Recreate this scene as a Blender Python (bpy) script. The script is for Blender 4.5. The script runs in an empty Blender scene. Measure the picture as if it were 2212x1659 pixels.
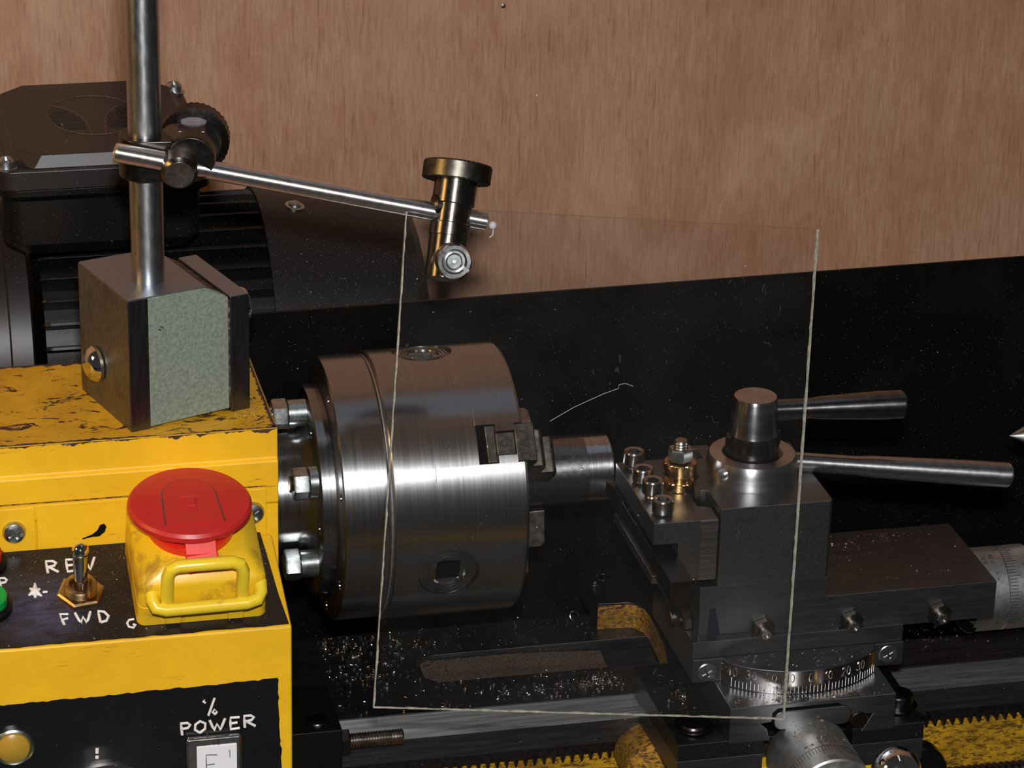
import bpy, bmesh, math, random
from mathutils import Vector, Matrix
V = Vector
C = bpy.context.scene.collection
PI = math.pi
S = 0.001                                   # everything below is written in millimetres
def rad(a): return math.radians(a)

# ------------------------------------------------------------------ camera
F = V((0.21701409, 0.89293633, -0.39442311)); RT = V((0.97382781, -0.22599858, 0.02416699)); UP = V((0.06755948, 0.38934477, 0.91861111))
cam = bpy.data.cameras.new('camera'); camo = bpy.data.objects.new('camera', cam); C.objects.link(camo)
cam.sensor_width = 36; cam.lens = 36*6622.5/2212; cam.clip_start = .01; cam.clip_end = 50
CL = V((-242.54, -1014.76, 484.89))
m = Matrix((RT, UP, -F)).transposed().to_4x4(); m.translation = CL*S
camo.matrix_world = m
sc = bpy.context.scene; sc.camera = camo
# ------------------------------------------------------------------ light
sc.view_settings.view_transform = 'Standard'; sc.view_settings.look = 'None'
sc.view_settings.gamma = 1; sc.view_settings.use_curve_mapping = False
sc.view_settings.exposure = 0.0
w = bpy.data.worlds.new('World'); sc.world = w; w.use_nodes = True
bg = w.node_tree.nodes['Background']; bg.inputs[0].default_value = (.78, .76, .78, 1); bg.inputs[1].default_value = .04
def area(name, loc, target, sx, sy, power, col, shape='RECTANGLE'):
    l = bpy.data.lights.new(name, 'AREA'); l.shape = shape; l.size = sx*S; l.size_y = sy*S; l.energy = power; l.color = col
    o = bpy.data.objects.new(name, l); C.objects.link(o); o.location = V(loc)*S
    o.rotation_euler = (V(target)-V(loc)).to_track_quat('-Z', 'Y').to_euler(); return o
area('camera_flash', CL+V((8, -4, 105)), (20, 0, 20), 52, 34, 11.0, (1, .97, .95))
area('tungsten_workshop_lamp', (-893, -212, 515), (0, 0, 0), 210, 210, 2.6, (1, .60, .20))
area('cool_fill_light', (350, 60, 1750), (0, 60, 0), 1200, 90, .7, (.78, .84, 1))  # added cool fill from above, tints the upper steel grey-lavender

# ------------------------------------------------------------------ materials
def nt(name):
    mt = bpy.data.materials.new(name); mt.use_nodes = True; n = mt.node_tree
    return mt, n, n.nodes['Principled BSDF']
def N(n, t, **k):
    x = n.nodes.new(t)
    for a, b in k.items():
        if a.startswith('i_'): x.inputs[a[2:].replace('_', ' ')].default_value = b
        else: setattr(x, a, b)
    return x
def coords(n, sc3=(1, 1, 1)):
    tc = N(n, 'ShaderNodeTexCoord'); mp = N(n, 'ShaderNodeMapping'); mp.inputs['Scale'].default_value = sc3
    n.links.new(tc.outputs['Object'], mp.inputs['Vector']); return mp.outputs[0]
def ramp(n, src, stops):
    r = N(n, 'ShaderNodeValToRGB'); e = r.color_ramp.elements
    while len(e) < len(stops): e.new(.5)
    for q, (p, c) in zip(e, stops): q.position = p; q.color = c if len(c) == 4 else (*c, 1)
    n.links.new(src, r.inputs[0]); return r
def noise(n, vec, scale, detail=3, rough=.55, dist=0):
    t = N(n, 'ShaderNodeTexNoise', i_Scale=scale, i_Detail=detail, i_Roughness=rough, i_Distortion=dist); n.links.new(vec, t.inputs['Vector']); return t
def mixc(n, fac, a, b):
    x = N(n, 'ShaderNodeMix', data_type='RGBA')
    for i, v in ((6, a), (7, b)):
        if isinstance(v, tuple): x.inputs[i].default_value = (*v, 1)
        else: n.links.new(v, x.inputs[i])
    if isinstance(fac, float): x.inputs[0].default_value = fac
    else: n.links.new(fac, x.inputs[0])
    return x.outputs[2]
def bump(n, p, h, st, d=.0002):
    b = N(n, 'ShaderNodeBump', i_Strength=st, i_Distance=d); n.links.new(h, b.inputs['Height']); n.links.new(b.outputs[0], p.inputs['Normal'])
def specks(n, vec, col, speck, scale=620., dens=.06, size=.15):
    """loose bright metal dust lying on a surface: a few voronoi cells hold a grain"""
    v = N(n, 'ShaderNodeTexVoronoi', i_Scale=scale); n.links.new(vec, v.inputs['Vector'])
    a = N(n, 'ShaderNodeMath', operation='LESS_THAN'); n.links.new(v.outputs['Distance'], a.inputs[0]); a.inputs[1].default_value = size
    s = N(n, 'ShaderNodeSeparateColor'); n.links.new(v.outputs['Color'], s.inputs[0])
    b = N(n, 'ShaderNodeMath', operation='LESS_THAN'); n.links.new(s.outputs[0], b.inputs[0]); b.inputs[1].default_value = dens
    m_ = N(n, 'ShaderNodeMath', operation='MULTIPLY'); n.links.new(a.outputs[0], m_.inputs[0]); n.links.new(b.outputs[0], m_.inputs[1])
    return mixc(n, m_.outputs[0], col, speck)

def metal(name, col, rough, var=.25, stretch=(1, 1, 1), scale=900, aniso=None, bmp=.12, dust=0, dirt=None):
    mt, n, p = nt(name); p.inputs['Metallic'].default_value = 1
    v = coords(n, stretch); t = noise(n, v, scale, 4, .6)
    lo = tuple(c*(1-var) for c in col); hi = tuple(min(1, c*(1+var)) for c in col)
    c = ramp(n, t.outputs[0], [(.3, lo), (.7, hi)]).outputs[0]
    v1 = coords(n)
    if dirt:
        t2 = noise(n, v1, 60, 5, .7); f = ramp(n, t2.outputs[0], [(.50, (0, 0, 0)), (.66, (1, 1, 1))]).outputs[0]; c = mixc(n, f, c, dirt)
    if dust: c = specks(n, v1, c, (.95, .85, .8), dens=dust)
    n.links.new(c, p.inputs['Base Color'])
    r = N(n, 'ShaderNodeMapRange'); n.links.new(t.outputs[0], r.inputs[0]); r.inputs[3].default_value = rough*.8; r.inputs[4].default_value = rough*1.2
    n.links.new(r.outputs[0], p.inputs['Roughness'])
    if aniso:
        p.inputs['Anisotropic'].default_value = aniso[0]; p.inputs['Anisotropic Rotation'].default_value = .25
        if aniso[1]:
            tg = N(n, 'ShaderNodeTangent', direction_type='RADIAL', axis=aniso[1]); n.links.new(tg.outputs[0], p.inputs['Tangent'])
    if bmp: bump(n, p, t.outputs[0], bmp, .00004)
    return mt
def plastic(name, col, rough=.35, dirt=None, dscale=45, thr=.6, spec=.5, texture=0, tscale=700, dust=0, dirt_mul=1.):
    mt, n, p = nt(name); p.inputs['Roughness'].default_value = rough; p.inputs['Specular IOR Level'].default_value = spec
    v = coords(n); c = col
    if dirt:
        t = noise(n, v, dscale, 6, .7, .4); f = ramp(n, t.outputs[0], [(thr-.04, (0, 0, 0)), (thr+.12, (dirt_mul,)*3)]).outputs[0]; c = mixc(n, f, c, dirt)
    if dust: c = specks(n, v, c, (.9, .8, .75), dens=dust)
    if isinstance(c, tuple): p.inputs['Base Color'].default_value = (*c, 1)
    else: n.links.new(c, p.inputs['Base Color'])
    if texture: t = noise(n, v, tscale, 3, .6); bump(n, p, t.outputs[0], texture, .0002)
    return mt

def mat_plywood():
    mt, n, p = nt('plywood'); p.inputs['Roughness'].default_value = .62; p.inputs['Specular IOR Level'].default_value = .25
    v = coords(n, (1, 1, .10)); t = noise(n, v, 950, 5, .7, .3)
    fine = ramp(n, t.outputs[0], [(.28, (.315, .172, .106)), (.50, (.385, .225, .145)), (.74, (.46, .292, .198))]).outputs[0]
    v2 = coords(n, (1, 1, .42)); t2 = noise(n, v2, 34, 6, .68, .5)
    f = ramp(n, t2.outputs[0], [(.42, (0, 0, 0)), (.70, (1, 1, 1))]).outputs[0]
    c = mixc(n, f, fine, mixc(n, .6, fine, (.29, .115, .055)))
    v3 = coords(n, (1, 1, .06)); t3 = noise(n, v3, 1100, 2, .5)
    f3 = ramp(n, t3.outputs[0], [(.60, (0, 0, 0)), (.74, (.45, .45, .45))]).outputs[0]
    c = mixc(n, f3, c, (.16, .055, .025))
    v4 = coords(n, (1, 1, .8)); t4 = noise(n, v4, 12, 3, .5, 1.2)
    f4 = ramp(n, t4.outputs[0], [(.55, (0, 0, 0)), (.85, (.4, .4, .4))]).outputs[0]
    c = mixc(n, f4, c, (.62, .42, .30))
    c = specks(n, coords(n), c, (.9, .75, .65), scale=300, dens=.004, size=.10)
    n.links.new(c, p.inputs['Base Color']); bump(n, p, t.outputs[0], .15, .0002); return mt
def mat_yellow(name, top, thr, rough=.42, grime=0.0):
    """yellow enamel, chipped through to dark primer; thr = how little of it is chipped"""
    mt, n, p = nt(name); p.inputs['Roughness'].default_value = rough; p.inputs['Specular IOR Level'].default_value = .4
    v = coords(n, (.45, 1, 1)); t = noise(n, v, 210, 7, .74, .8); f = ramp(n, t.outputs[0], [(thr, (0, 0, 0)), (thr+.012, (1, 1, 1))]).outputs[0]
    v2 = coords(n); t2 = noise(n, v2, 25, 5, .7, .6); g = ramp(n, t2.outputs[0], [(.38, (0, 0, 0)), (.75, (1, 1, 1))]).outputs[0]
    base = mixc(n, g, top, tuple(c*k for c, k in zip(top, (.84, .80, .9))))
    if grime:
        t3 = noise(n, coords(n, (.4, 1, 1)), 850, 6, .75, .2); g3 = ramp(n, t3.outputs[0], [(.62-.17*grime, (0, 0, 0)), (.72-.15*grime, (grime,)*3)]).outputs[0]
        base = mixc(n, g3, base, (.035, .022, .012))
        t5 = noise(n, coords(n), 45, 4, .6); g5 = ramp(n, t5.outputs[0], [(.45, (0, 0, 0)), (.75, (grime,)*3)]).outputs[0]
        base = mixc(n, g5, base, (.12, .06, .008))
    sc_ = noise(n, coords(n, (.12, 1, 2.2)), 330, 3, .5, 2.); s_ = ramp(n, sc_.outputs[0], [(.70, (0, 0, 0)), (.72, (.5,)*3)]).outputs[0]
    c = mixc(n, s_, base, (.16, .09, .03)); c = mixc(n, f, c, (.055, .022, .018))
    n.links.new(c, p.inputs['Base Color']); iv = N(n, 'ShaderNodeInvert'); n.links.new(f, iv.inputs[1]); bump(n, p, iv.outputs[0], .5, .00015); return mt
def mat_hammer():
    mt, n, p = nt('green_hammer_paint'); p.inputs['Roughness'].default_value = .42; p.inputs['Metallic'].default_value = .15
    v = coords(n); t = noise(n, v, 900, 3, .6); t2 = noise(n, v, 110, 6, .75)
    base = ramp(n, t.outputs[0], [(.3, (.17, .21, .165)), (.7, (.30, .355, .29))]).outputs[0]
    f = ramp(n, t2.outputs[0], [(.665, (0, 0, 0)), (.68, (1, 1, 1))]).outputs[0]
    n.links.new(mixc(n, f, base, (.05, .03, .02)), p.inputs['Base Color']); bump(n, p, t.outputs[0], .6, .0003); return mt
def mat_black(name, col=(.006, .006, .006), rough=.35, dens=.10, smear=.15, dustcol=(.55, .45, .40), spec=.3, smearspot=None):
    mt, n, p = nt(name); p.inputs['Roughness'].default_value = rough; p.inputs['Specular IOR Level'].default_value = spec
    v = coords(n); c = specks(n, v, col, dustcol, scale=560, dens=dens*.7, size=.12); c = specks(n, v, c, (.22, .18, .15), scale=1700, dens=dens*1.6, size=.2)
    t = noise(n, v, 22, 5, .65); f = ramp(n, t.outputs[0], [(.5, (0, 0, 0)), (.8, (smear,)*3)]).outputs[0]
    c = mixc(n, f, c, (.13, .11, .095))
    if smearspot:                                   # a wiped smear of blue-white paint left on the panel
        sp_, rr_, cc_ = smearspot; tc = N(n, 'ShaderNodeTexCoord'); d = N(n, 'ShaderNodeVectorMath', operation='DISTANCE'); n.links.new(tc.outputs['Object'], d.inputs[0]); d.inputs[1].default_value = tuple(k*S for k in sp_)
        dv = N(n, 'ShaderNodeMath', operation='DIVIDE'); n.links.new(d.outputs['Value'], dv.inputs[0]); dv.inputs[1].default_value = rr_*S
        rm = ramp(n, dv.outputs[0], [(.15, (1, 1, 1)), (1, (0, 0, 0))]); sw_ = noise(n, coords(n, (.35, 1, 1)), 190, 5, .7, .8); sr = ramp(n, sw_.outputs[0], [(.35, (.15,)*3), (.75, (1, 1, 1))])
        mm_ = N(n, 'ShaderNodeMath', operation='MULTIPLY'); n.links.new(rm.outputs[0], mm_.inputs[0]); n.links.new(sr.outputs[0], mm_.inputs[1]); c = mixc(n, mm_.outputs[0], c, cc_)
    n.links.new(c, p.inputs['Base Color']); return mt
def mat_perspex():
    mt, n, p = nt('clear_perspex'); out = n.nodes['Material Output']; n.nodes.remove(p)
    tr = N(n, 'ShaderNodeBsdfTransparent'); tr.inputs[0].default_value = (.97, .97, .97, 1)
    gl = N(n, 'ShaderNodeBsdfGlossy'); gl.inputs['Roughness'].default_value = .02
    df = N(n, 'ShaderNodeBsdfDiffuse'); df.inputs[0].default_value = (.8, .78, .74, 1)
    v = coords(n); t = noise(n, v, 16, 4, .6, .5); h = ramp(n, t.outputs[0], [(.35, (.0012,)*3), (.8, (.008,)*3)])
    sp = specks(n, v, h.outputs[0], (.40, .40, .40), scale=220, dens=.05, size=.05)
    sc_ = noise(n, coords(n, (1, 1, .2)), 260, 2, .5, 3.); s2 = ramp(n, sc_.outputs[0], [(.735, (0, 0, 0)), (.75, (.03,)*3)])
    ad = N(n, 'ShaderNodeMix', data_type='RGBA', blend_type='ADD'); ad.inputs[0].default_value = 1; n.links.new(sp, ad.inputs[6]); n.links.new(s2.outputs[0], ad.inputs[7])
    a = N(n, 'ShaderNodeMixShader'); n.links.new(ad.outputs[2], a.inputs[0]); n.links.new(tr.outputs[0], a.inputs[1]); n.links.new(df.outputs[0], a.inputs[2])
    fr = N(n, 'ShaderNodeFresnel'); fr.inputs[0].default_value = 1.3
    b = N(n, 'ShaderNodeMixShader'); n.links.new(fr.outputs[0], b.inputs[0]); n.links.new(a.outputs[0], b.inputs[1]); n.links.new(gl.outputs[0], b.inputs[2])
    n.links.new(b.outputs[0], out.inputs[0]); return mt
def mat_edge():
    mt, n, p = nt('sawn_perspex_edge'); p.inputs['Roughness'].default_value = .5
    v = coords(n); t = noise(n, v, 500, 4, .7)
    n.links.new(ramp(n, t.outputs[0], [(.3, (.11, .105, .08)), (.7, (.36, .35, .28))]).outputs[0], p.inputs['Base Color']); bump(n, p, t.outputs[0], .6, .0003); return mt

M = dict(
 plywood=mat_plywood(),
 chuck=metal('turned_chuck_steel', (.38, .385, .395), .31, .10, (1, .02, .02), 900, (.75, 'X'), .03),
 flange=metal('turned_flange_steel', (.335, .34, .35), .27, .12, (1, .02, .02), 900, (.7, 'X'), .03, dust=.01),
 work=metal('workpiece_steel', (.25, .252, .26), .36, .2, (1, 1, 1), 700, (.6, 'X'), .1),
 cut=metal('freshly_turned_steel', (.51, .52, .53), .26, .45, (14, .01, .01), 120, (.7, 'X'), .3),
 face=metal('ground_steel', (.178, .182, .192), .40, .10, (.1, 1, 1), 900, None, .06, dust=.012),
 facez=metal('milled_steel', (.30, .29, .285), .38, .35, (.1, .1, 2.5), 500, None, .3),
 top=metal('toolpost_steel', (.215, .22, .232), .38, .08, (1, .1, 1), 900, None, .05, dust=.008),
 bed=metal('oily_bed_steel', (.135, .138, .144), .42, .2, (.06, 1, 1), 900, None, .06, dust=.05),
 slope=metal('paler_way_steel', (.20, .205, .205), .38, .25, (.03, 1, 1), 1200, None, .08, dust=.02),  # paler steel than the rest of the bed
 saddle=metal('black_saddle_steel', (.078, .08, .085), .42, .15, (1, .3, 1), 900, None, .05, dust=.03),
 rack=metal('dark_rack_steel', (.09, .082, .08), .38, .3, (1, 1, 1), 500, None, .2, dust=.03),
 oxide=metal('black_oxide_steel', (.085, .08, .078), .30, .25, (1, 1, 1), 500, None, .06),
 clampst=metal('clamp_dark_steel', (.17, .155, .135), .30, .2, (1, 1, 1), 500, (.7, 'Z'), .05),
 jaw=metal('dark_jaw_steel', (.12, .11, .095), .36, .35, (1, 1, 1), 300, None, .25, dust=.03),
 jawstep=metal('jaw_step_steel', (.34, .31, .27), .34, .35, (1, 1, 1), 300, None, .3, dust=.03, dirt=(.15, .07, .03)),
 post=metal('post_steel', (.43, .44, .45), .36, .12, (1, 1, .3), 700, (.6, 'Z'), .04),
 rod=metal('bright_rod', (.86, .85, .86), .36, .12, (1, 1, 1), 350, (.85, 'Z'), .1),
 chrome=metal('chrome', (.78, .77, .76), .07, .05, (1, 1, 1), 300, None, 0),
 screw=metal('socket_screw_steel', (.43, .43, .44), .26, .2, (1, 1, 1), 500, (.5, 'Z'), .08, dust=.01),
 zinc=metal('zinc_plated_steel', (.46, .50, .50), .30, .25, (1, 1, 1), 400, None, .15),
 thread=metal('thread_steel', (.38, .36, .34), .3, .3, (1, 1, 1), 400, None, .1),
 brass=metal('brass', (.62, .40, .17), .27, .2, (1, 1, 1), 300, None, .1),
 brassy=metal('brass_nut_gold', (.52, .38, .20), .33, .25, (1, 1, 1), 300, None, .1, dirt=(.2, .09, .03)),
 collar=metal('turned_collar_steel', (.55, .55, .555), .33, .10, (.02, .02, 1), 900, (.7, 'Z'), .03),
 capst=metal('toolpost_knob_steel', (.49, .50, .515), .24, .3, (.1, .1, 1), 400, (.7, 'Z'), .06),
 lever=metal('lever_steel', (.51, .52, .53), .36, .12, (1, 1, 1), 500, (.8, 'Z'), .06),
 dlever=metal('dark_lever_steel', (.20, .20, .20), .28, .3, (1, 1, 1), 160, (.8, 'Z'), .08),
 dial=metal('satin_dial', (.46, .47, .46), .46, .1, (1, 1, 1), 400, None, .08, dust=.01),
 ring=metal('degree_ring_steel', (.40, .38, .37), .15, .25, (1, 1, 1), 200, None, .1),
 magtop=metal('ground_magnet_top', (.34, .375, .46), .42, .06, (1, 1, 1), 700, None, .04),
 magside=metal('brushed_magnet_side', (.22, .215, .185), .48, .25, (1, 1, .25), 1300, None, .2, dirt=(.16, .145, .12)),
 magstrip=metal('magnet_pole_strip', (.15, .155, .17), .34, .12, (1, 1, .1), 900, None, .06, dust=.01),
 hammer=mat_hammer(),
 ytop=mat_yellow('chipped_yellow_paint', (.66, .36, .016), .575, .42, .35), yfront=mat_yellow('yellow_paint', (.90, .52, .014), .70),
 ypanel=mat_yellow('yellow_sheet_paint', (.90, .52, .016), .80), ybed=mat_yellow('oily_yellow_paint', (.58, .32, .012), .66, .45, .9),
 ysad=mat_yellow('stained_yellow_paint', (.44, .22, .02), .60, .5, .95),
 blackpanel=mat_black('painted_black_panel', (.017, .013, .011), .34, .12, .12, (.55, .42, .30), smearspot=((12.5, -5, 150.5), 21, (.075, .085, .16))), blackfront=mat_black('black_front_panel', (.008, .008, .009), .30, .006, .06),
 splash=mat_black('black_splash_guard', (.0028, .0028, .0028), .30, .028, .05, (.42, .36, .32), spec=.22), motor=mat_black('motor_black', (.004, .0042, .0042), .38, .04, .02, spec=.22),
 lid=mat_black('terminal_lid_black', (.0105, .0095, .0105), .42, .03, .06, spec=.5), cover=mat_black('fan_cover_black', (.008, .007, .007), .42, .10, .08, (.3, .24, .2), spec=.4),
 red=plastic('red_plastic', (.50, .018, .017), .40, (.22, .03, .02), 60, .62, .5, .06, 300), redb=plastic('bright_red_plastic', (.72, .022, .012), .30),
 yplast=plastic('yellow_plastic', (.80, .50, .014), .34, (.30, .15, .02), 80, .55, .5, .04, 300, dirt_mul=.8), yloop=plastic('yellow_hasp_plastic', (.82, .60, .03), .30, (.45, .27, .03), 100, .64),
 green=plastic('green_lens', (.005, .32, .05), .25), amber=plastic('amber_lens', (.42, .25, .03), .28), redlens=plastic('red_lens', (.6, .01, .01), .25),
 blackp=plastic('black_plastic', (.0045, .0045, .0045), .35, spec=.25), ink=plastic('ink_and_socket_shade', (.012, .012, .014), .6), white=plastic('white_paint_marks', (.80, .79, .80), .5),  # the ink black also fills socket bottoms as painted shade
 groove=plastic('engraved_groove', (.02, .018, .016), .5), grit=plastic('dirt_in_groove', (.030, .020, .012), .8, (.16, .11, .075), 2200, .5),
 wornline=plastic('worn_edge_brown', (.05, .024, .020), .6, (.22, .2, .19), 300, .58), display=plastic('white_display', (.86, .87, .90), .3), frost=plastic('clear_bezel', (.62, .62, .64), .10), bezel=metal('glassy_bezel', (.66, .66, .68), .16, .2, (1, 1, 1), 300, None, 0), bluemark=plastic('blue_marking_ink', (.006, .010, .022), .5),
 swarf=metal('bright_swarf', (.86, .80, .76), .22, .2, (1, 1, 1), 500, None, 0), swarfb=metal('bronze_swarf', (.80, .48, .28), .25, .3, (1, 1, 1), 500, None, 0),
 perspex=mat_perspex(), edge=mat_edge(), tick=metal('bright_engraving', (.75, .73, .70), .3, .2, (1, 1, 1), 300, None, 0),
 blue=metal('blued_steel', (.15, .13, .16), .30, .25, (1, 1, 1), 300, None, .05),
 trayb=mat_black('chip_tray_black', (.004, .004, .004), .5, .05, .05), bench=plastic('bench_dark', (.018, .016, .015), .7),
 rust=plastic('rusty_gap', (.045, .018, .010), .7, (.3, .27, .2), 500, .56),
)

# ------------------------------------------------------------------ mesh helpers
def frame(o, z=(0, 0, 1), x=None):
    z = V(z).normalized()
    if x is None: x = V((1, 0, 0)) if abs(z.x) < .9 else V((0, 1, 0))
    x = V(x); x = (x - z*x.dot(z)).normalized(); y = z.cross(x)
    m_ = Matrix((x, y, z)).transposed().to_4x4(); m_.translation = V(o); return m_
I4 = Matrix.Identity(4)
class MB:
    def __init__(s): s.v = []; s.f = []; s.mi = []; s.cur = 0
    def add(s, vs, fs, m_=I4):
        b = len(s.v); s.v += [m_ @ V(q) for q in vs]; s.f += [tuple(i+b for i in f) for f in fs]; s.mi += [s.cur]*len(fs); return s
    def box(s, x0, x1, y0, y1, z0, z1, m_=I4):
        vs = [(x, y, z) for z in (z0, z1) for y in (y0, y1) for x in (x0, x1)]
        return s.add(vs, [(0, 2, 3, 1), (4, 5, 7, 6), (0, 1, 5, 4), (2, 6, 7, 3), (0, 4, 6, 2), (1, 3, 7, 5)], m_)
    def prism(s, poly, h0, h1, m_=I4):
        """2D polygon (counter-clockwise) raised from h0 to h1 along local z"""
        n = len(poly); vs = [(a, b, h0) for a, b in poly]+[(a, b, h1) for a, b in poly]
        return s.add(vs, [tuple(range(n-1, -1, -1)), tuple(range(n, 2*n))]+[(i, (i+1) % n, n+(i+1) % n, n+i) for i in range(n)], m_)
    def loft(s, loops, m_=I4, cap=(1, 1)):
        n = len(loops[0]); vs = [q for l in loops for q in l]; fs = []
        for k in range(len(loops)-1):
            for i in range(n): j = (i+1) % n; fs.append((k*n+i, k*n+j, (k+1)*n+j, (k+1)*n+i))
        if cap[0]: fs.append(tuple(range(n-1, -1, -1)))
        if cap[1]: fs.append(tuple((len(loops)-1)*n+i for i in range(n)))
        return s.add(vs, fs, m_)
    def rev(s, prof, m_=I4, n=48, cap=(1, 1)):
        """profile of (radius, height) turned about local z"""
        return s.loft([[(max(r, .004)*math.cos(2*PI*i/n), max(r, .004)*math.sin(2*PI*i/n), z) for i in range(n)] for r, z in prof], m_, cap)
    def cyl(s, a, b, r, r2=None, n=32):
        a = V(a); b = V(b); r2 = r if r2 is None else r2; return s.rev([(r, 0), (r2, (b-a).length)], frame(a, b-a), n)
    def tube(s, pts, r, n=8, closed=False):
        pts = [V(p) for p in pts]; loops = []; x = None
        for i, p in enumerate(pts):
            d = (pts[min(i+1, len(pts)-1)]-pts[max(i-1, 0)])
            if d.length < 1e-6: d = V((0, 0, 1))
            fm = frame(p, d, x); x = fm.col[0].to_3d(); rr = r[i] if isinstance(r, (list, tuple)) else r
            loops.append([tuple(fm @ V((rr*math.cos(2*PI*k/n), rr*math.sin(2*PI*k/n), 0))) for k in range(n)])
        return s.loft(loops)
    def sphere(s, c, r, n=24, m=14, squash=1, m_=None):
        return s.rev([(r*math.sin(PI*k/m), -r*squash*math.cos(PI*k/m)) for k in range(m+1)], m_ or frame(c), n)
BASE = {}; META = {}
def mesh_of(mb, name, mats, base=V((0, 0, 0)), angle=32):
    me = bpy.data.meshes.new(name); me.from_pydata([(q-base)*S for q in mb.v], [], mb.f)
    for k in (mats if isinstance(mats, (list, tuple)) else [mats]): me.materials.append(M[k] if isinstance(k, str) else k)
    me.polygons.foreach_set('material_index', mb.mi)
    bm = bmesh.new(); bm.from_mesh(me); bmesh.ops.recalc_face_normals(bm, faces=bm.faces); bm.to_mesh(me); bm.free()
    me.polygons.foreach_set('use_smooth', [True]*len(me.polygons)); me.set_sharp_from_angle(angle=rad(angle)); me.update(); return me
def bev(o, wd, seg=2):
    if wd:
        b = o.modifiers.new('bevel', 'BEVEL'); b.width = wd*S; b.segments = seg; b.limit_method = 'ANGLE'; b.angle_limit = rad(35); b.harden_normals = True
def tag(o, label=None, cat=None, group=None, kind=None):
    for k, v in (('label', label), ('category', cat), ('group', group), ('kind', kind)):
        if v: o[k] = v
    return o
def thing(name, base, label, cat, group=None):
    o = bpy.data.objects.new(name, None); C.objects.link(o); o.location = V(base)*S; o.empty_display_size = .005; BASE[o.name] = V(base)
    return tag(o, label, cat, group)
def root_base(p):
    return BASE[p.name]
def part(name, mb, mats, parent, bevel=0, label=None, angle=32, kind=None, cutters=None):
    b = BASE[parent.name]; me = mesh_of(mb, name, mats, b, angle); o = bpy.data.objects.new(name, me); C.objects.link(o); o.parent = parent; BASE[o.name] = b
    if cutters: carve(o, cutters, b)
    bev(o, bevel); return tag(o, label, None, None, kind)
def solo(name, mb, mats, base, label, cat, bevel=0, group=None, angle=32, kind=None, cutters=None):
    me = mesh_of(mb, name, mats, V(base), angle); o = bpy.data.objects.new(name, me); C.objects.link(o); o.location = V(base)*S; BASE[o.name] = V(base)
    if cutters: carve(o, cutters, V(base))
    bev(o, bevel); return tag(o, label, cat, group, kind)
def carve(o, cutters, b):
    tmp = []
    for mb in cutters:
        me = mesh_of(mb, 'cutter', 'groove', b); c = bpy.data.objects.new('cutter', me); C.objects.link(c); c.matrix_world = o.matrix_world
        c.location = b*S; tmp.append(c)
    oldp = o.parent; o.parent = None; o.location = b*S
    for c in tmp:
        md = o.modifiers.new('cut', 'BOOLEAN'); md.operation = 'DIFFERENCE'; md.solver = 'EXACT'; md.object = c
    bpy.context.view_layer.update()
    dg = bpy.context.evaluated_depsgraph_get(); me = bpy.data.meshes.new_from_object(o.evaluated_get(dg)); me.name = o.data.name
    o.modifiers.clear(); o.data = me
    me.polygons.foreach_set('use_smooth', [True]*len(me.polygons)); me.set_sharp_from_angle(angle=rad(32)); me.update()
    for c in tmp: bpy.data.objects.remove(c)
    if oldp: o.location = (0, 0, 0); o.parent = oldp
def inst(name, me, parent, m_, label=None, bevel=0):
    """another copy of an alike piece (shared mesh modelled about its own origin, mm) placed by matrix m_ (mm)"""
    o = bpy.data.objects.new(name, me); C.objects.link(o); o.parent = parent; mm = m_.copy(); mm.translation = (m_.translation-BASE[parent.name])*S; o.matrix_local = mm
    bev(o, bevel); BASE[o.name] = m_.translation.copy(); return tag(o, label)
def sub(name, me, parent_inst, label=None, bevel=0):
    """sub-part modelled in the same local frame as its instanced parent part"""
    o = bpy.data.objects.new(name, me); C.objects.link(o); o.parent = parent_inst; bev(o, bevel); return tag(o, label)
def arc(cx, cy, r, a0, a1, n=12): return [(cx+r*math.cos(rad(a0+(a1-a0)*i/n)), cy+r*math.sin(rad(a0+(a1-a0)*i/n))) for i in range(n+1)]
def rrect(x0, x1, y0, y1, r, n=5):
    return arc(x1-r, y0+r, r, -90, 0, n)+arc(x1-r, y1-r, r, 0, 90, n)+arc(x0+r, y1-r, r, 90, 180, n)+arc(x0+r, y0+r, r, 180, 270, n)
# frames whose local z runs along a world axis; profile (a,b) in local x,y
def FX(x=0, y=0, z=0): return frame((x, y, z), (1, 0, 0), (0, 1, 0))            # local x=+Y, y=+Z, z=+X
def FYm(x=0, y=0, z=0): return frame((x, y, z), (0, -1, 0), (1, 0, 0))          # local x=+X, y=+Z, z=-Y
def hexpts(r, n=24, rot=0):
    out = []
    for i in range(n):
        a = 2*PI*i/n; k = (a-rot) % (PI/3)-PI/6; rr = r*math.cos(PI/6)/math.cos(k); out.append((rr*math.cos(a), rr*math.sin(a)))
    return out
def circ(r, n=24): return [(r*math.cos(2*PI*i/n), r*math.sin(2*PI*i/n)) for i in range(n)]
def at(l, z): return [(a, b, z) for a, b in l]

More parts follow.
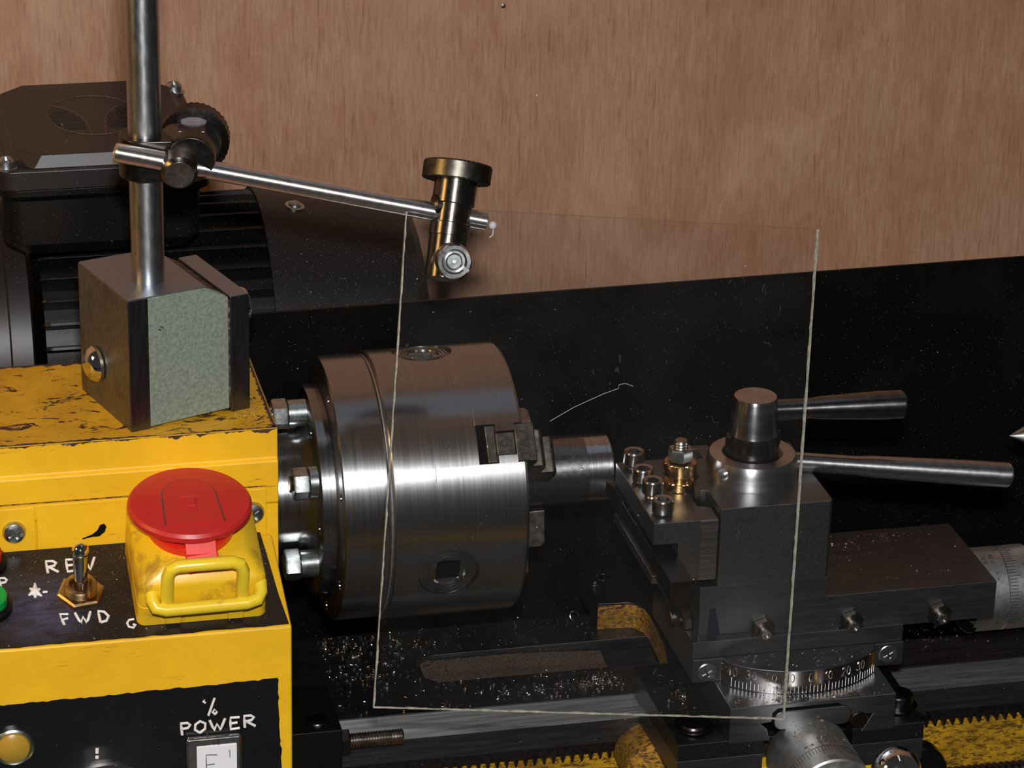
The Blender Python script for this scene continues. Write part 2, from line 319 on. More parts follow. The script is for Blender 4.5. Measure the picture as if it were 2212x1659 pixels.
# stroke letters, unit height
G = {'0': [[(.3, 0), (.08, .15), (0, .5), (.08, .85), (.3, 1), (.52, .85), (.6, .5), (.52, .15), (.3, 0)]], '1': [[(.15, .8), (.32, 1), (.32, 0)]],
 '2': [[(.02, .78), (.12, .95), (.3, 1), (.5, .93), (.58, .75), (.5, .52), (0, 0), (.6, 0)]], '3': [[(.03, .85), (.2, 1), (.42, .98), (.56, .8), (.48, .6), (.25, .52), (.5, .45), (.6, .25), (.45, .04), (.2, 0), (0, .15)]],
 '4': [[(.45, 0), (.45, 1), (0, .3), (.6, .3)]], '5': [[(.55, 1), (.08, 1), (.05, .55), (.3, .62), (.55, .45), (.58, .2), (.35, 0), (.02, .1)]], '7': [[(0, 1), (.6, 1), (.2, 0)]],
 '8': [[(.3, .52), (.08, .68), (.1, .92), (.3, 1), (.5, .92), (.52, .68), (.3, .52), (.03, .35), (.05, .08), (.3, 0), (.55, .08), (.57, .35), (.3, .52)]],
 '.': [[(.08, 0), (.12, .04)]], 'R': [[(.05, 0), (.02, 1), (.4, .98), (.58, .8), (.45, .58), (.06, .5)], [(.15, .5), (.65, .02)]], 'E': [[(.58, .96), (.05, 1), (.05, 0), (.58, .02)], [(.05, .5), (.45, .52)]],
 'V': [[(0, 1), (.3, 0), (.62, 1)]], 'F': [[(.6, .95), (.1, 1), (.2, .5), (.55, .6)], [(.2, .5), (.3, .05)]], 'W': [[(0, 1), (.25, .05), (.42, .6), (.62, .05), (.9, 1)]],
 'D': [[(.1, 0), (.05, 1), (.4, .9), (.62, .5), (.45, .1), (.1, 0)]], 'P': [[(.08, 0), (.02, 1), (.4, .98), (.55, .78), (.42, .55), (.06, .5)]],
 'O': [[(.3, 0), (.02, .3), (.05, .75), (.32, 1), (.62, .75), (.6, .3), (.3, 0)]], 'C': [[(.6, .95), (.2, .9), (0, .55), (.1, .12), (.45, 0), (.65, .3), (.45, .38)]],
 '%': [[(.12, .75), (.02, .85), (.12, .98), (.22, .85), (.12, .75)], [(.62, 1), (.28, 0)], [(.62, .02), (.5, .16), (.6, .32), (.74, .18), (.62, .02)]], ' ': [], '-': [[(0, .5), (.5, .5)]],
 '<': [[(0, .5), (.35, .8), (.35, .2), (0, .5)], [(.35, .5), (.8, .5)]], '>': [[(.8, .5), (.45, .8), (.45, .2), (.8, .5)], [(.45, .5), (0, .5)]]}
def text(mb, s, fn, h, r, gap=.28, wf=1., n=6):
    u = 0
    for ch in s:
        wd = max([p[0] for st in G[ch] for p in st]+[.3])
        for st in G[ch]:
            pts = []
            for (a, b), (c, d) in zip(st, st[1:]):
                k = max(1, int(math.hypot(c-a, d-b)/.3)); pts += [(a+(c-a)*i/k, b+(d-b)*i/k) for i in range(k)]
            pts.append(st[-1]); mb.tube([fn((u+a)*h*wf, b*h) for a, b in pts], r, n)
        u += wd+gap
    return u*h*wf
def screw_hex_mesh(r, h, ri, name='nut', mat='zinc', bore_dark=False):
    mb = MB(); mb.loft([at([(a*.93, b*.93) for a, b in hexpts(r)], 0), at(hexpts(r), h*.08), at(hexpts(r), h*.86), at([(a*.93, b*.93) for a, b in hexpts(r)], h), at(circ(ri), h), at(circ(ri), h*.3)], cap=(1, 1)); return mesh_of(mb, name, mat)
def thread_prof(r, z0, z1, pitch, dep):
    out = [(r-dep, z0)]; k = int((z1-z0)/pitch)
    for i in range(k): z = z0+i*(z1-z0)/k; out += [(r-dep, z+.05*pitch), (r, z+.5*(z1-z0)/k)]
    return out+[(r-dep, z1)]
def cross_head(mb, r, h, m_, n=28):
    """domed screw head with a cross recess"""
    mb.rev([(r, 0), (r, h*.25), (r*.86, h*.72), (r*.5, h*.96), (.01, h)], m_, n)

# ================================================================== setting
tag(solo('wall_back', MB().box(-900, 1100, 226, 240, -260, 1100), 'plywood', (0, 233, -260), 'reddish brown plywood board standing behind the lathe', 'wall'), kind='structure')
tag(solo('floor', MB().box(-1500, 1600, -1300, 226, -272, -260), 'bench', (0, -500, -272), 'bench top under the lathe', 'floor'), kind='structure')
for nm in ('wall_back', 'floor'): del bpy.data.objects[nm]['category']
h = MB(); cross_head(h, 1.1, .6, FYm(50.7, 226, 114.4), 16); solo('panel_pin', h, 'zinc', (50.7, 226, 114.4), 'tiny round nail head in the plywood near its top edge', 'nail')

# ================================================================== lathe bed
bed = thing('lathe_bed', (0, 0, -260), 'long dark steel lathe bed with chip-strewn ways and oily yellow side', 'lathe bed')
prof = [(-38.5, -77), (-45, -83.6), (-45, -93.4), (-40, -93.4), (-40, -100), (27, -100), (27, -77)]
b = MB(); b.prism(prof, -262, 620, FX()); rc = MB().prism(rrect(-31, 420, -16.5, 5, 9), -92, -70)
part('ways', b, 'bed', bed, .3, cutters=[rc])
b = MB().add([(-262, -38.7, -77.15), (620, -38.7, -77.15), (620, -45.12, -83.67), (-262, -45.12, -83.67)], [(0, 1, 2, 3)]); b.add([(-262, -39.0, -77.45), (620, -39.0, -77.45), (620, -45.0, -83.9), (-262, -45.0, -83.9)], [(3, 2, 1, 0)])
part('sloping_way', b, 'slope', bed, label='brighter sloping strip along the front way')
b = MB().box(-262, 620, -38.2, -37.5, -77, -76.85); part('way_line', b, 'slope', bed)
b = MB().box(-262, 620, -39.5, 27, -260, -100); part('side_casting', b, 'ybed', bed, label='yellow painted side casting stained with black oil')
b = MB(); pitch = 3.62; pts = []; x = -60.
while x < 300:
    pts += [(x, -97.4), (x+pitch*.16, -100.2), (x+pitch*.36, -100.2), (x+pitch*.52, -97.4)]; x += pitch
poly = [(-262, -93.6)]+[(-262, -100.2), (-60.6, -100.2)]+pts+[(620, -97.4), (620, -93.6)]
b.prism(poly[::-1] if False else poly, 39.6, 44.4, FYm()); part('toothed_rack', b, 'rack', bed, .1)
b = MB(); cross_head(b, 1.9, .9, FYm(161, -44.4, -95.5), 20); part('rack_screw', b, 'oxide', bed)
b = MB(); random.seed(4)
vs = []; fs = []
nx, ny = 90, 12
for i in range(nx+1):
    for j in range(ny+1):
        x = -29+i*72/nx; y = -15.6+j*19.8/ny; e = max(0, 1-abs(j-ny*.55)/(ny*.55)); vs.append((x, y, -79.0-max(0, (x-10)*.06)-.9*e*e+random.uniform(-.22, .22)))
for i in range(nx):
    for j in range(ny): a = i*(ny+1)+j; fs.append((a, a+ny+1, a+ny+2, a+1))
b.add(vs, fs); part('grit', b, 'grit', bed, kind='stuff', label='brown gritty swarf dust lying in the bed recess')

ls = solo('leadscrew', MB().rev(thread_prof(5, 0, 460, 2.6, .5), FX(130, -58, -116.5), 20), 'rack', (130, -58, -121.5), 'dark threaded leadscrew along the lower right edge of the bed', 'leadscrew')

# splash guard and tray
b = MB(); b.prism([(62, 45.8), (63.2, 45.8), (63.2, -99.2), (30, -100.4), (30, -99.4), (62, -97.6)][::-1], -97, 700, FX())
for q in range(len(b.v)):
    if b.v[q].z > 0: b.v[q].z += (b.v[q].x+97)/327*3.9
solo('splash_guard', b, 'splash', (200, 62, -100), 'glossy black splash guard sheet behind the bed dotted with metal dust', 'splash guard', .2)
solo('chip_tray', MB().box(-300, 700, 27.8, 61, -118, -115), 'trayb', (200, 44, -118), 'black chip tray strip between the lathe bed and splash guard', 'tray')

# ================================================================== headstock
hs = thing('headstock', (-180, 0, -77), 'yellow painted headstock with chipped top carrying the magnetic base', 'headstock')
prof = [(20, -77), (20, 48.3), (-50, 48.3), (-50, 37.2), (-51.4, 36.2), (-51.4, 20.5), (-50.6, 19.9), (-50.6, -77)]
b = MB(); b.prism(prof, -290, -91.5, FX())
b.mi = [1 if i == 3 else 0 for i in range(len(b.f))]
part('casing', b, ['yfront', 'ytop'], hs, .7)
t = MB().box(-290, -91.9, -49.6, 19.6, 48.2, 48.55); part('casing_top', t, 'ytop', hs, .15, label='top face with the yellow paint chipped to brown')
def ragged(p0, p1, nrm, n_, lo, hi, seed, mat='wornline', nm='worn_edge', lift=(0, 0, .08), sp=2.2, label=None):
    random.seed(seed); p0 = V(p0); p1 = V(p1); nrm = V(nrm); lift = V(lift); vs = []
    w0 = 0
    for i in range(n_+1):
        w0 = .55*w0+.45*(lo+(hi-lo)*random.random()**sp); q_ = p0+(p1-p0)*i/n_; vs += [tuple(q_+lift), tuple(q_+nrm*w0+lift), tuple(q_+nrm*w0-lift)]
    fs = []
    for i in range(n_): fs += [(3*i, 3*i+1, 3*i+4, 3*i+3), (3*i+1, 3*i+2, 3*i+5, 3*i+4)]
    return part(nm, MB().add(vs, fs), mat, hs, label=label)
ragged((-290, -50.1, 48.55), (-92, -50.1, 48.55), (0, 1, 0), 260, .15, 2.4, 5, label='chipped brown edge where the paint wore off')
ragged((-92.2, -49.8, 48.55), (-92.2, 19, 48.55), (-1, 0, 0), 90, .3, 2.6, 6)
ragged((-290, 19.5, 48.55), (-92, 19.5, 48.55), (0, -1, 0), 220, .6, 5.0, 8)
ragged((-290, -50.15, 48.2), (-92, -50.15, 48.2), (0, 0, -1), 260, .05, 2.2, 9, lift=(0, -.06, 0), sp=4.5)
part('front_cover', MB().box(-176, -95.9, -51.7, -50.4, 1, 26.2), 'yfront', hs, .35, label='thin yellow cover plate along the lower front')
part('front_cover', MB().box(-290, -176.4, -51.9, -50.4, 1, 25.6), 'yfront', hs, .35)
b = MB().box(-290, -96, -51.75, -51.2, 26.9, 27.3); part('seam', b, 'ysad', hs)
for (x, z) in ((-183.8, 16.9), (-100.8, 17.3)):
    b = MB(); fr_ = FYm(x, -51.8, z); cross_head(b, 4.1, 2.3, fr_)
    c1 = MB().box(-2.3, 2.3, -.5, .5, .9, 4, fr_ @ Matrix.Rotation(.6, 4, 'Z')); c2 = MB().box(-.5, .5, -2.3, 2.3, .9, 4, fr_ @ Matrix.Rotation(.6, 4, 'Z'))
    part('cross_head_screw', b, 'zinc', hs, cutters=[c1, c2])
b = MB(); b.prism([(-160.5, 11.9), (-157, 12.6), (-154.6, 12.6), (-152.6, 14.2), (-152.0, 16.2), (-152.8, 17.4), (-154.2, 17.0), (-155.2, 15.0), (-157, 13.6), (-160.5, 12.3)], 51.5, 51.75, FYm())
part('paint_drip', b, 'blackp', hs, label='black paint blot above the control panel')

# ================================================================== control box
pn = V((0, -15.3, 47)).normalized(); pv = V((0, 47, 15.3)).normalized(); po = V((0, -96, -4.8))
def PNL(u, v, hh=0): return po+V((u, 0, 0))+pv*v+pn*hh
cb = thing('control_box', (-190, -75, -150), 'yellow sheet metal control box with black painted panels and hand lettering', 'control box')
prof = [(-52.2, -190), (-52.2, 8.9), (-96, -5.4), (-96, -190)]
b = MB(); b.prism(prof, -290, -94.2, FX()); part('box_shell', b, 'ypanel', cb, .9)
b = MB(); fr_ = frame(PNL(0, 0), pn, (1, 0, 0))
edge = [(-290, .5)]+[(-290+i*3.45, .45+random.uniform(-.25, .3)) for i in range(1, 56)]+[(-95.2, .6), (-96.6, 15), (-97.4, 30), (-98.4, 46), (-290, 46)]
b.prism(edge, -.1, .25, fr_); part('top_panel', b, 'blackpanel', cb, label='sloping black painted panel dusted with swarf')
random.seed(7)
xs = [-290+i*1.6 for i in range(120)]
top = [(x, -25.0-.0115*(-99.6-x)+random.uniform(-.3, .3)) for x in xs if x < -99.8]
rgt = [(-99.2+random.uniform(-.35, .35)+.035*(-25-z), z) for z in [-25.6-i*1.7 for i in range(50)]]
poly = [(-290, -112)]+top+[(-99.4, -24.8)]+rgt+[(-96.5, -112)]
b = MB(); b.prism(poly[::-1], 96.0, 96.25, FYm()); part('front_panel', b, 'blackfront', cb, label='black painted front panel with ragged paint edge')
def lettering(s, fn, h_, r=.42, label=None, gap=.28, wf=1.):
    b_ = MB(); text(b_, s, fn, h_, r, gap, wf); return part('lettering', b_, 'white', cb, label=label)
def panelfn(u0, v0, sl=0): return lambda a, c: PNL(u0+a, v0+c+a*sl, .3)
def frontfn(x0, z0, sl=0): return lambda a, c: V((x0+a, -96.3, z0+c+a*sl))
lettering('REV', panelfn(-173.9, 34.0, .0), 5.8, .5, 'hand painted white letters REV', .45, 1.05)
lettering('FWD', panelfn(-172.2, 8.4, .0), 5.4, .5, 'hand painted white letters FWD', .42, 1.05)
lettering('P', panelfn(-190.4, 28.6), 4.8, .45, 'white letter beside the green button')
lettering('C', panelfn(-149.6, 4.6), 4.2, .45, 'white letter at the corner of the yellow switch')
lettering('-', panelfn(-176.3, 23.4), 3.2, .45)
b = MB()
for k in range(6):
    a = k*PI/3+.4; b.tube([PNL(-178.8, 25.6, .3), PNL(-178.8+2.0*math.cos(a)*(1+.3*(k % 2)), 25.6+3.1*math.sin(a)*(1+.3*(k % 2)), .3)], [1.2, .3], 8)
part('paint_star', b, 'white', cb, label='white paint splotch shaped like a star')
b = MB(); b.tube([PNL(-161.5, 16.3, .3), PNL(-161.4, 17.6, .3)], .75, 8); part('paint_dot', b, 'white', cb)
lettering('%', frontfn(-125.2, -32.9-4), 6.6, .45, 'hand painted percent sign')
lettering('POWER', frontfn(-133.0, -43.6, .03), 4.5, .5, 'hand painted white word POWER', .25, 1.33)
b = MB(); b.tube([V((-161.9, -96.3, -49.6)), V((-161.8, -96.3, -48.6))], .62, 8).tube([V((-161.8, -96.3, -47.6)), V((-161.7, -96.3, -45.6))], .6, 8); part('index_mark', b, 'white', cb)
# amber lamp, knob, meter, push buttons: parts of the control box
fr_ = FYm(-190, -96.2, -41.8); b = MB().rev([(7.0, 0), (7.0, 1.6), (6.2, 2.2), (5.6, 1.6)], fr_, 36); l_ = part('indicator_lamp', b, 'zinc', cb, .1, 'indicator lamp with dull amber lens')
part('lens', MB().rev([(5.6, 1.2), (5.4, 2.2), (3.5, 3.3), (.01, 3.8)], fr_, 36), 'amber', l_)
fr_ = FYm(-158.5, -96.2, -75.2); b = MB().rev([(23.5, 0), (23.5, 2.2), (22.4, 3.2), (20, 3.2), (19.5, 12), (18.5, 13), (.01, 13)], fr_, 72); part('speed_knob', b, 'chrome', cb, .1, 'silver rimmed round control knob')
b = MB().box(-131.6, -112.2, -99.2, -96.1, -75, -44.2); mt_ = part('power_meter', b, 'bezel', cb, 1.2, 'small meter in a clear bezel with white face')
b = MB().box(-128.0, -114.2, -99.7, -99.1, -75, -47.2); part('meter_face', b, 'display', mt_, .1)
b = MB(); mf = lambda x0, z0: (lambda a, c: V((x0+a, -99.75, z0+c)))
text(b, 'E', mf(-125.2, -58.4), 8, .16, .2, .9); text(b, '1', mf(-117.6, -52.2), 3, .12); text(b, '8', mf(-117.8, -59.6), 3, .12); text(b, '1-0', mf(-122.5, -46.9), 1.2, .08)
part('meter_marks', b, 'ink', mt_)
for (u, v, c, lab) in ((-194.5, 19.5, 'green', 'green push button'), (-194.6, 40.6, 'redlens', 'red push button')):
    fr_ = frame(PNL(u, v, .2), pn, (1, 0, 0)); b = MB().rev([(7.6, 0), (7.6, 2.2), (6.4, 3.0), (5.9, 3.0)], fr_, 36); q = part('push_button', b, 'blackp', cb, .1, lab)
    part('button_cap', MB().rev([(5.8, 1), (5.8, 6.2), (5.2, 6.9), (.01, 6.9)], fr_, 36), c, q, .1)
# toggle switch
ts = thing('toggle_switch', PNL(-163.6, 22.8, .2), 'chrome bat toggle switch in brass hex nut between the REV and FWD letters', 'switch')
tf = frame(PNL(-163.6, 22.8, .25), pn, (1, .15, 0))
b = MB().loft([at(hexpts(8.3), 0), at(hexpts(8.3), 1.5), at([(x*.9, y*.9) for x, y in hexpts(8.3)], 2.0), at(circ(5.4), 2.0), at(circ(5.4), .3)], tf); part('hex_nut', b, 'brassy', ts, .1)
b = MB().rev(thread_prof(5.6, .5, 5.0, .9, .35)+[(4.1, 5.1), (3.9, 2.2), (.01, 2.2)], tf, 36); sl_ = MB().box(.2, 2.0, -7, -3.6, 2.5, 6, tf); part('threaded_bushing', b, 'brassy', ts, cutters=[sl_])
bt = V(PNL(-163.6, 22.8, 2.2)); tipp = V(PNL(-163.3, 26.8, 18.2)); part('bat_lever', MB().rev([(2.3, 0), (2.4, 8), (2.6, 14)], frame(bt, tipp-bt), 28).sphere(0, 3.0, 28, 16, m_=frame(bt+(tipp-bt)*.93, tipp-bt)), 'chrome', ts)

# ================================================================== emergency stop switch
es = thing('emergency_stop_switch', PNL(-124, 26, .25), 'yellow emergency stop switch box with red mushroom flap and yellow hasp', 'emergency stop')
ef = frame(PNL(-124.3, 24.5, .25), pn, (1, 0, 0))
def hl(z, ins, r=3, yb=0): return at(rrect(-22.1+ins, 22.1-ins, -19.5+ins+yb, 20-ins, r, 4), z)
b = MB().loft([hl(0, 0), hl(8.2, .2), hl(8.2, .8), hl(8.8, .8), hl(8.8, .2), hl(16.6, .5), hl(18.2, 1.2, 3), hl(22.0, 5.6, 5), hl(22.8, 6.8, 6)], ef); part('housing', b, 'yplast', es, .25)
b = MB()
for x in (-12.6, 8.6): part('hinge_tab', MB().box(x, x+5.2, -20.8, -19, 1.2, 5.4, ef), 'yplast', es, .3)
# mushroom: tilted 9 degrees
cn = V((0, -.156, .988)).normalized(); cc = V((-125.4, -71.8, 31.6)); cf = frame(cc, cn, (1, 0, 0))
b = MB().rev([(14.6, -13), (15.2, -6.5)], ef @ Matrix.Translation((-1.5, 3.6, 33-.5)), 48); part('button_collar', b, 'redb', es, .2)
b = MB().rev([(12, -2.5), (20.2, -2.0), (21.2, -.9), (21.2, .7), (20.3, 1.8), (17, 2.3), (.01, 2.5)], cf, 96)
mush = part('mushroom_button', b, 'red', es); part('thumb_pad', MB().prism([(-9.8, -14.5), (9.7, -14.5), (8.9, 4)]+arc(0, 3, 8.9, 0, 180, 18)+[(-8.9, 4)], 1.8, 2.75, cf), 'red', mush, .3)
b = MB(); pth = [(-9.8, -14, 1.8), (-8.9, 3, 1.75)]+[(8.8*math.cos(rad(a)), 3+8.8*math.sin(rad(a)), 1.75) for a in range(170, 0, -10)]+[(8.9, 3, 1.75), (9.7, -14, 1.8)]
b.tube([cf @ V((q[0]*1.02, q[1]*1.02, 2.45)) for q in pth], .3, 6); part('dirt_line', b, 'grit', mush)
b = MB().prism([(-1.4, -5), (1.4, -5), (1.4, .5), (-1.4, .5)], 2.6, 3.3, cf).prism([(-3.3, .4), (3.3, .4), (0, 4.6)], 2.6, 3.35, cf); part('arrow_mark', b, 'red', mush, .15)
b = MB(); q = [PNL(-124.3, 18.5, 30.0), PNL(-124.3, 12.4, 25.2), PNL(-123.8, 8.6, 21.0)]
for (a, c) in zip(q, q[1:]): b.box(-5.4, 5.4, -1.1, 1.1, 0, (c-a).length+.6, frame(a, c-a, (1, 0, 0)))
part('red_latch', b, 'redb', es, .5)
# hasp: upright loop plus lower bar loop
b = MB(); hl2 = [(-12.4, -20.8, 11), (-12.4, -20.9, 24.0), (-11.4, -20.6, 26.8), (-9.0, -20.4, 28.0), (9.4, -20.4, 28.0), (12.0, -20.6, 26.8), (13.0, -20.9, 24.0), (13.0, -20.8, 11)]
b.tube([ef @ V(q) for q in hl2], 2.25, 12); part('hasp_loop', b, 'yloop', es)
b = MB(); q2 = [(-17.4, -17.0, 14.6), (-17.2, -20.6, 12.6), (-16.2, -22.6, 11.2), (-13, -23.2, 10.6), (14.5, -23.2, 10.9), (18.2, -22.6, 11.6), (19.4, -20.6, 12.9), (19.6, -17.0, 14.9)]
b.tube([ef @ V(q) for q in q2], 2.3, 12); part('hasp_bar', b, 'yloop', es)

# ================================================================== magnetic base stand
a17 = rad(17.6); mb0 = V((-142, -45.6, 48.55)); uu = V((math.cos(a17), math.sin(a17), 0)); ww = V((-math.sin(a17), math.cos(a17), 0))
mf_ = frame(mb0, (0, 0, 1), uu)                                      # local x along the front, y to the back
ms = thing('magnetic_base_stand', mb0+uu*22+ww*21, 'magnetic base with green hammered front panel and tall steel post', 'magnetic stand')
FM = mf_ @ Matrix(((1, 0, 0, 0), (0, 0, -1, 0), (0, 1, 0, 0), (0, 0, 0, 1)))     # local x=u, y=up, z=towards the front
DEP = 42.4
part('base_block', MB().prism([(0, 0), (12, 0), (14, 3), (30, 3), (30, 48.4), (0, 48.4)], -DEP, 0, FM), ['magside'], ms, .35, 'brushed khaki steel side of the base')
bb = bpy.data.objects['base_block']
part('base_top', MB().prism([(.35, .35), (28.7, .35), (36.0, .35), (36.0, 0.36), (28.9, DEP-.4), (.35, DEP-.4)], 48.3, 48.7, mf_), 'magtop', ms, .1, 'smooth ground top face') if False else None
part('base_top', MB().prism([(.3, .3), (29.4, .3), (29.4, DEP-.3), (.3, DEP-.3)], 48.3, 48.75, mf_), 'magtop', ms, .12, 'smooth ground top face')
part('side_plate', MB().prism([(.3, .4), (DEP-.3, .4), (DEP-.3, 48.2), (.3, 48.2)], -.12, .2, frame(mb0, -uu, ww) @ Matrix(((1, 0, 0, 0), (0, -1, 0, 0), (0, 0, 1, 0), (0, 0, 0, 1))) @ Matrix.Rotation(0, 4, 'Z')), 'magside', ms) if False else None
part('pole_strip', MB().prism([(0, 0), (7.4, 0), (7.4, 48.45), (0, 48.45)], -.5, .35, FM), 'magstrip', ms, .15)
part('green_panel', MB().prism([(7.4, .7), (37.6, 1.6), (37.6, 43.6), (28.9, 48.4), (7.4, 48.4)], -3, .15, FM), 'hammer', ms, .2, 'grey green hammered paint panel')
part('gap_filler', MB().prism([(29, 1.5), (38.4, 1.5), (38.4, 42.4), (37.4, 42.8), (29.6, 47.2), (29, 47.2)], -DEP+.6, -.2, FM), 'rust', ms, .1)
part('pole_plate', MB().prism([(38.3, 0), (45.6, 0), (45.6, 43.4), (38.3, 43.4)], -DEP, .35, FM), 'magstrip', ms, .25, 'darker steel pole plate')
part('pole_plate_top', MB().prism([(38.5, -.1), (45.4, -.1), (45.4, DEP-.3), (38.5, DEP-.3)], 43.3, 43.55, mf_), 'magtop', ms, .1)
bfm = frame(V((-148.7, -20, 64.6)), -uu, (0, 0, 1)); b = MB().rev([(2.3, -1), (2.3, 2), (6.2, 2), (6.4, 3.2), (5.4, 5.0), (3.4, 6.2), (.01, 6.6)], bfm, 36); part('push_button', b, 'chrome', ms)
bfm = frame(mb0+uu*45.6+ww*14+V((0, 0, 33.5)), uu, (0, 0, 1)); b = MB().rev([(6.9, 0), (6.9, 3.0), (6.0, 5.2), (3.2, 6.2), (.01, 6.4)], bfm, 36); part('side_knob', b, 'chrome', ms)
px, py = -132.6, -26.4
b = MB().cyl((px, py, 97.1), (px, py, 330), 5.72, n=48); part('post', b, 'post', ms, .2, 'tall polished steel post')

# swivel clamp on the post
sw = thing('swivel_clamp', (px, py, 134), 'dark swivel clamp gripping the post with large knurled knob behind', 'clamp')
b = MB(); pl = arc(0, 0, 9.0, 100, 262, 16)+[(9, -8.4), (9, 8.4)]
b.prism([(q[0], q[1]) for q in pl], 135.6, 150.2, frame((px, py, 0), (0, 0, 1), (1, -.1, 0))); part('clamp_block', b, 'oxide', sw, .5)
nfr = frame((px+9.6, py+2.5, 145.6), (.93, -.05, .02), (0, 0, 1))
dirk = V((.18, .93, .02)).normalized()
kf = frame(V((px+14.0, py-12, 144.6)), dirk, (0, 0, 1))
b = MB().loft([at([(q*1.0, w_*1.0) for q, w_ in hexpts(9.0, 24, PI/6)], 6), at(hexpts(9.0, 24, PI/6), 16)], kf); part('hex_body', b, 'blue', sw, .6, 'blued hexagonal clamp body')
b = MB().rev([(7.9, -1.5), (8.3, 0), (8.3, 6)], kf, 40); part('washer', b, 'oxide', sw, .2)
b = MB(); n_ = 72; loops = []
for k, (rr, z) in enumerate([(9.5, 15), (11.2, 16.4), (12.2, 17), (12.2, 18.2), (12.2, 19.4), (12.2, 20.6), (12.2, 21.8), (12.2, 23), (11.4, 24), (8, 24.3)]):
    loops.append([((rr-(.35*((i+k) % 2) if 17 <= z <= 23 else 0))*math.cos(2*PI*i/n_), (rr-(.35*((i+k) % 2) if 17 <= z <= 23 else 0))*math.sin(2*PI*i/n_), z) for i in range(n_)])
b.loft(loops, kf); part('knurled_knob', b, 'oxide', sw, angle=12)
RA = V((-144.1, -37.2, 147.9)); RB = V((-16.4, -40.0, 116.6)); rd = (RB-RA).normalized()
sp_ = RA+rd*((-123.4-RA.x)/rd.x)
df_ = frame(sp_+V((0, 0, 1)), V((-.16, -.9, .10)).normalized(), (0, 0, 1))
b = MB().rev([(6.4, -18), (6.4, -6), (6.2, 3.6), (5.2, 4.6), (5.0, 5.0), (4.9, 5.0), (3.2, 4.8), (.01, 4.8)], frame(sp_+V((.6, -2, -.6)), V((-.1, -.97, -.22)), (0, 0, 1)), 44); part('boss', b, 'clampst', sw, .15, 'round dark boss holding the rod')
# cross rod
def turned(name, mb, mat, o, z, parent=None, label=None, cat=None, angle=32, cutters=None):
    """a turned piece modelled about its own local z axis, then laid along z at o"""
    me = mesh_of(mb, name, mat, V((0, 0, 0)), angle); fm = frame(o, z)
    if parent: return inst(name, me, parent, fm, label)
    q_ = bpy.data.objects.new(name, me); C.objects.link(q_); mm = fm.copy(); mm.translation = V(o)*S; q_.matrix_world = mm; BASE[q_.name] = V(o); return tag(q_, label, cat)
LR = (RB-RA).length
turned('cross_rod', MB().rev([(2.7, 0), (3.25, .5), (3.3, 4), (3.3, LR-.5), (2.9, LR)], n=40), 'rod', RA, rd, None, 'bright straight steel rod reaching from the post to the perspex', 'rod')
# end clamp
ec = thing('rod_end_clamp', (-28, -47, 98), 'dark round rod clamp with knurled brass-brown knob at the rod end', 'clamp')
A0 = V((-33.3, -48.6, 99.2)); A1 = V((-24.6, -31.5, 136.5)); ax_ = (A1-A0).normalized(); ef2 = frame(A0, ax_, (1, 0, 0))
turned('clamp_body', MB().rev([(5.9, 0), (6.5, .5), (6.7, 14.8), (6.75, 15.2), (7.0, 15.4), (7.0, 19.6), (6.75, 19.9), (6.8, 26.2), (7.1, 26.5)], n=48), 'clampst', A0, ax_, ec)
turned('sleeve', MB().rev([(7.3, 26.3), (7.5, 26.6), (7.5, 35.5)], n=48), 'clampst', A0, ax_, ec)
b = MB(); n_ = 84; loops = []
for k, z in enumerate([34.6, 34.9, 36.0, 37.1, 38.2, 39.3, 40.4, 40.9]):
    e = k in (0, 7); loops.append([((12.0-.4*e-(.5*((i+k) % 2) if not e else 0))*math.cos(2*PI*i/n_), (12.0-.4*e-(.5*((i+k) % 2) if not e else 0))*math.sin(2*PI*i/n_), z) for i in range(n_)])
loops.append([(10.8*math.cos(2*PI*i/n_), 10.8*math.sin(2*PI*i/n_), 41.1) for i in range(n_)]); b.loft(loops, ef2)
part('knurled_knob', b, 'jaw', ec, label='knurled disc knob', angle=12)
bf = frame(V((-33.2, -38.5, 122.8)), (-1, .05, .2), (0, 0, 1)); b = MB().rev([(4.6, -3), (4.6, 1.2), (3.8, 2.2)], bf, 28); part('side_bush', b, 'oxide', ec)
bf = frame(V((-30.2, -46.4, 106.2)), V((-.08, -1, .25)), (0, 0, 1))
b = MB().rev([(6.0, 0), (6.2, .6), (6.2, 9.4), (5.6, 10.4), (4.4, 10.4), (3.9, 9.2), (3.9, 7.5)], bf, 44); nt_ = part('slotted_nut', b, 'screw', ec, cutters=[MB().box(-7, 7, -.7, .7, 8.8, 12, bf @ Matrix.Rotation(.95, 4, 'Z'))], label='slotted round nut poking through the perspex')
part('stud_end', MB().rev([(2.9, 5), (2.9, 9.2), (2.4, 9.8), (.6, 9.8), (.01, 9.2)], bf, 28), 'zinc', ec)

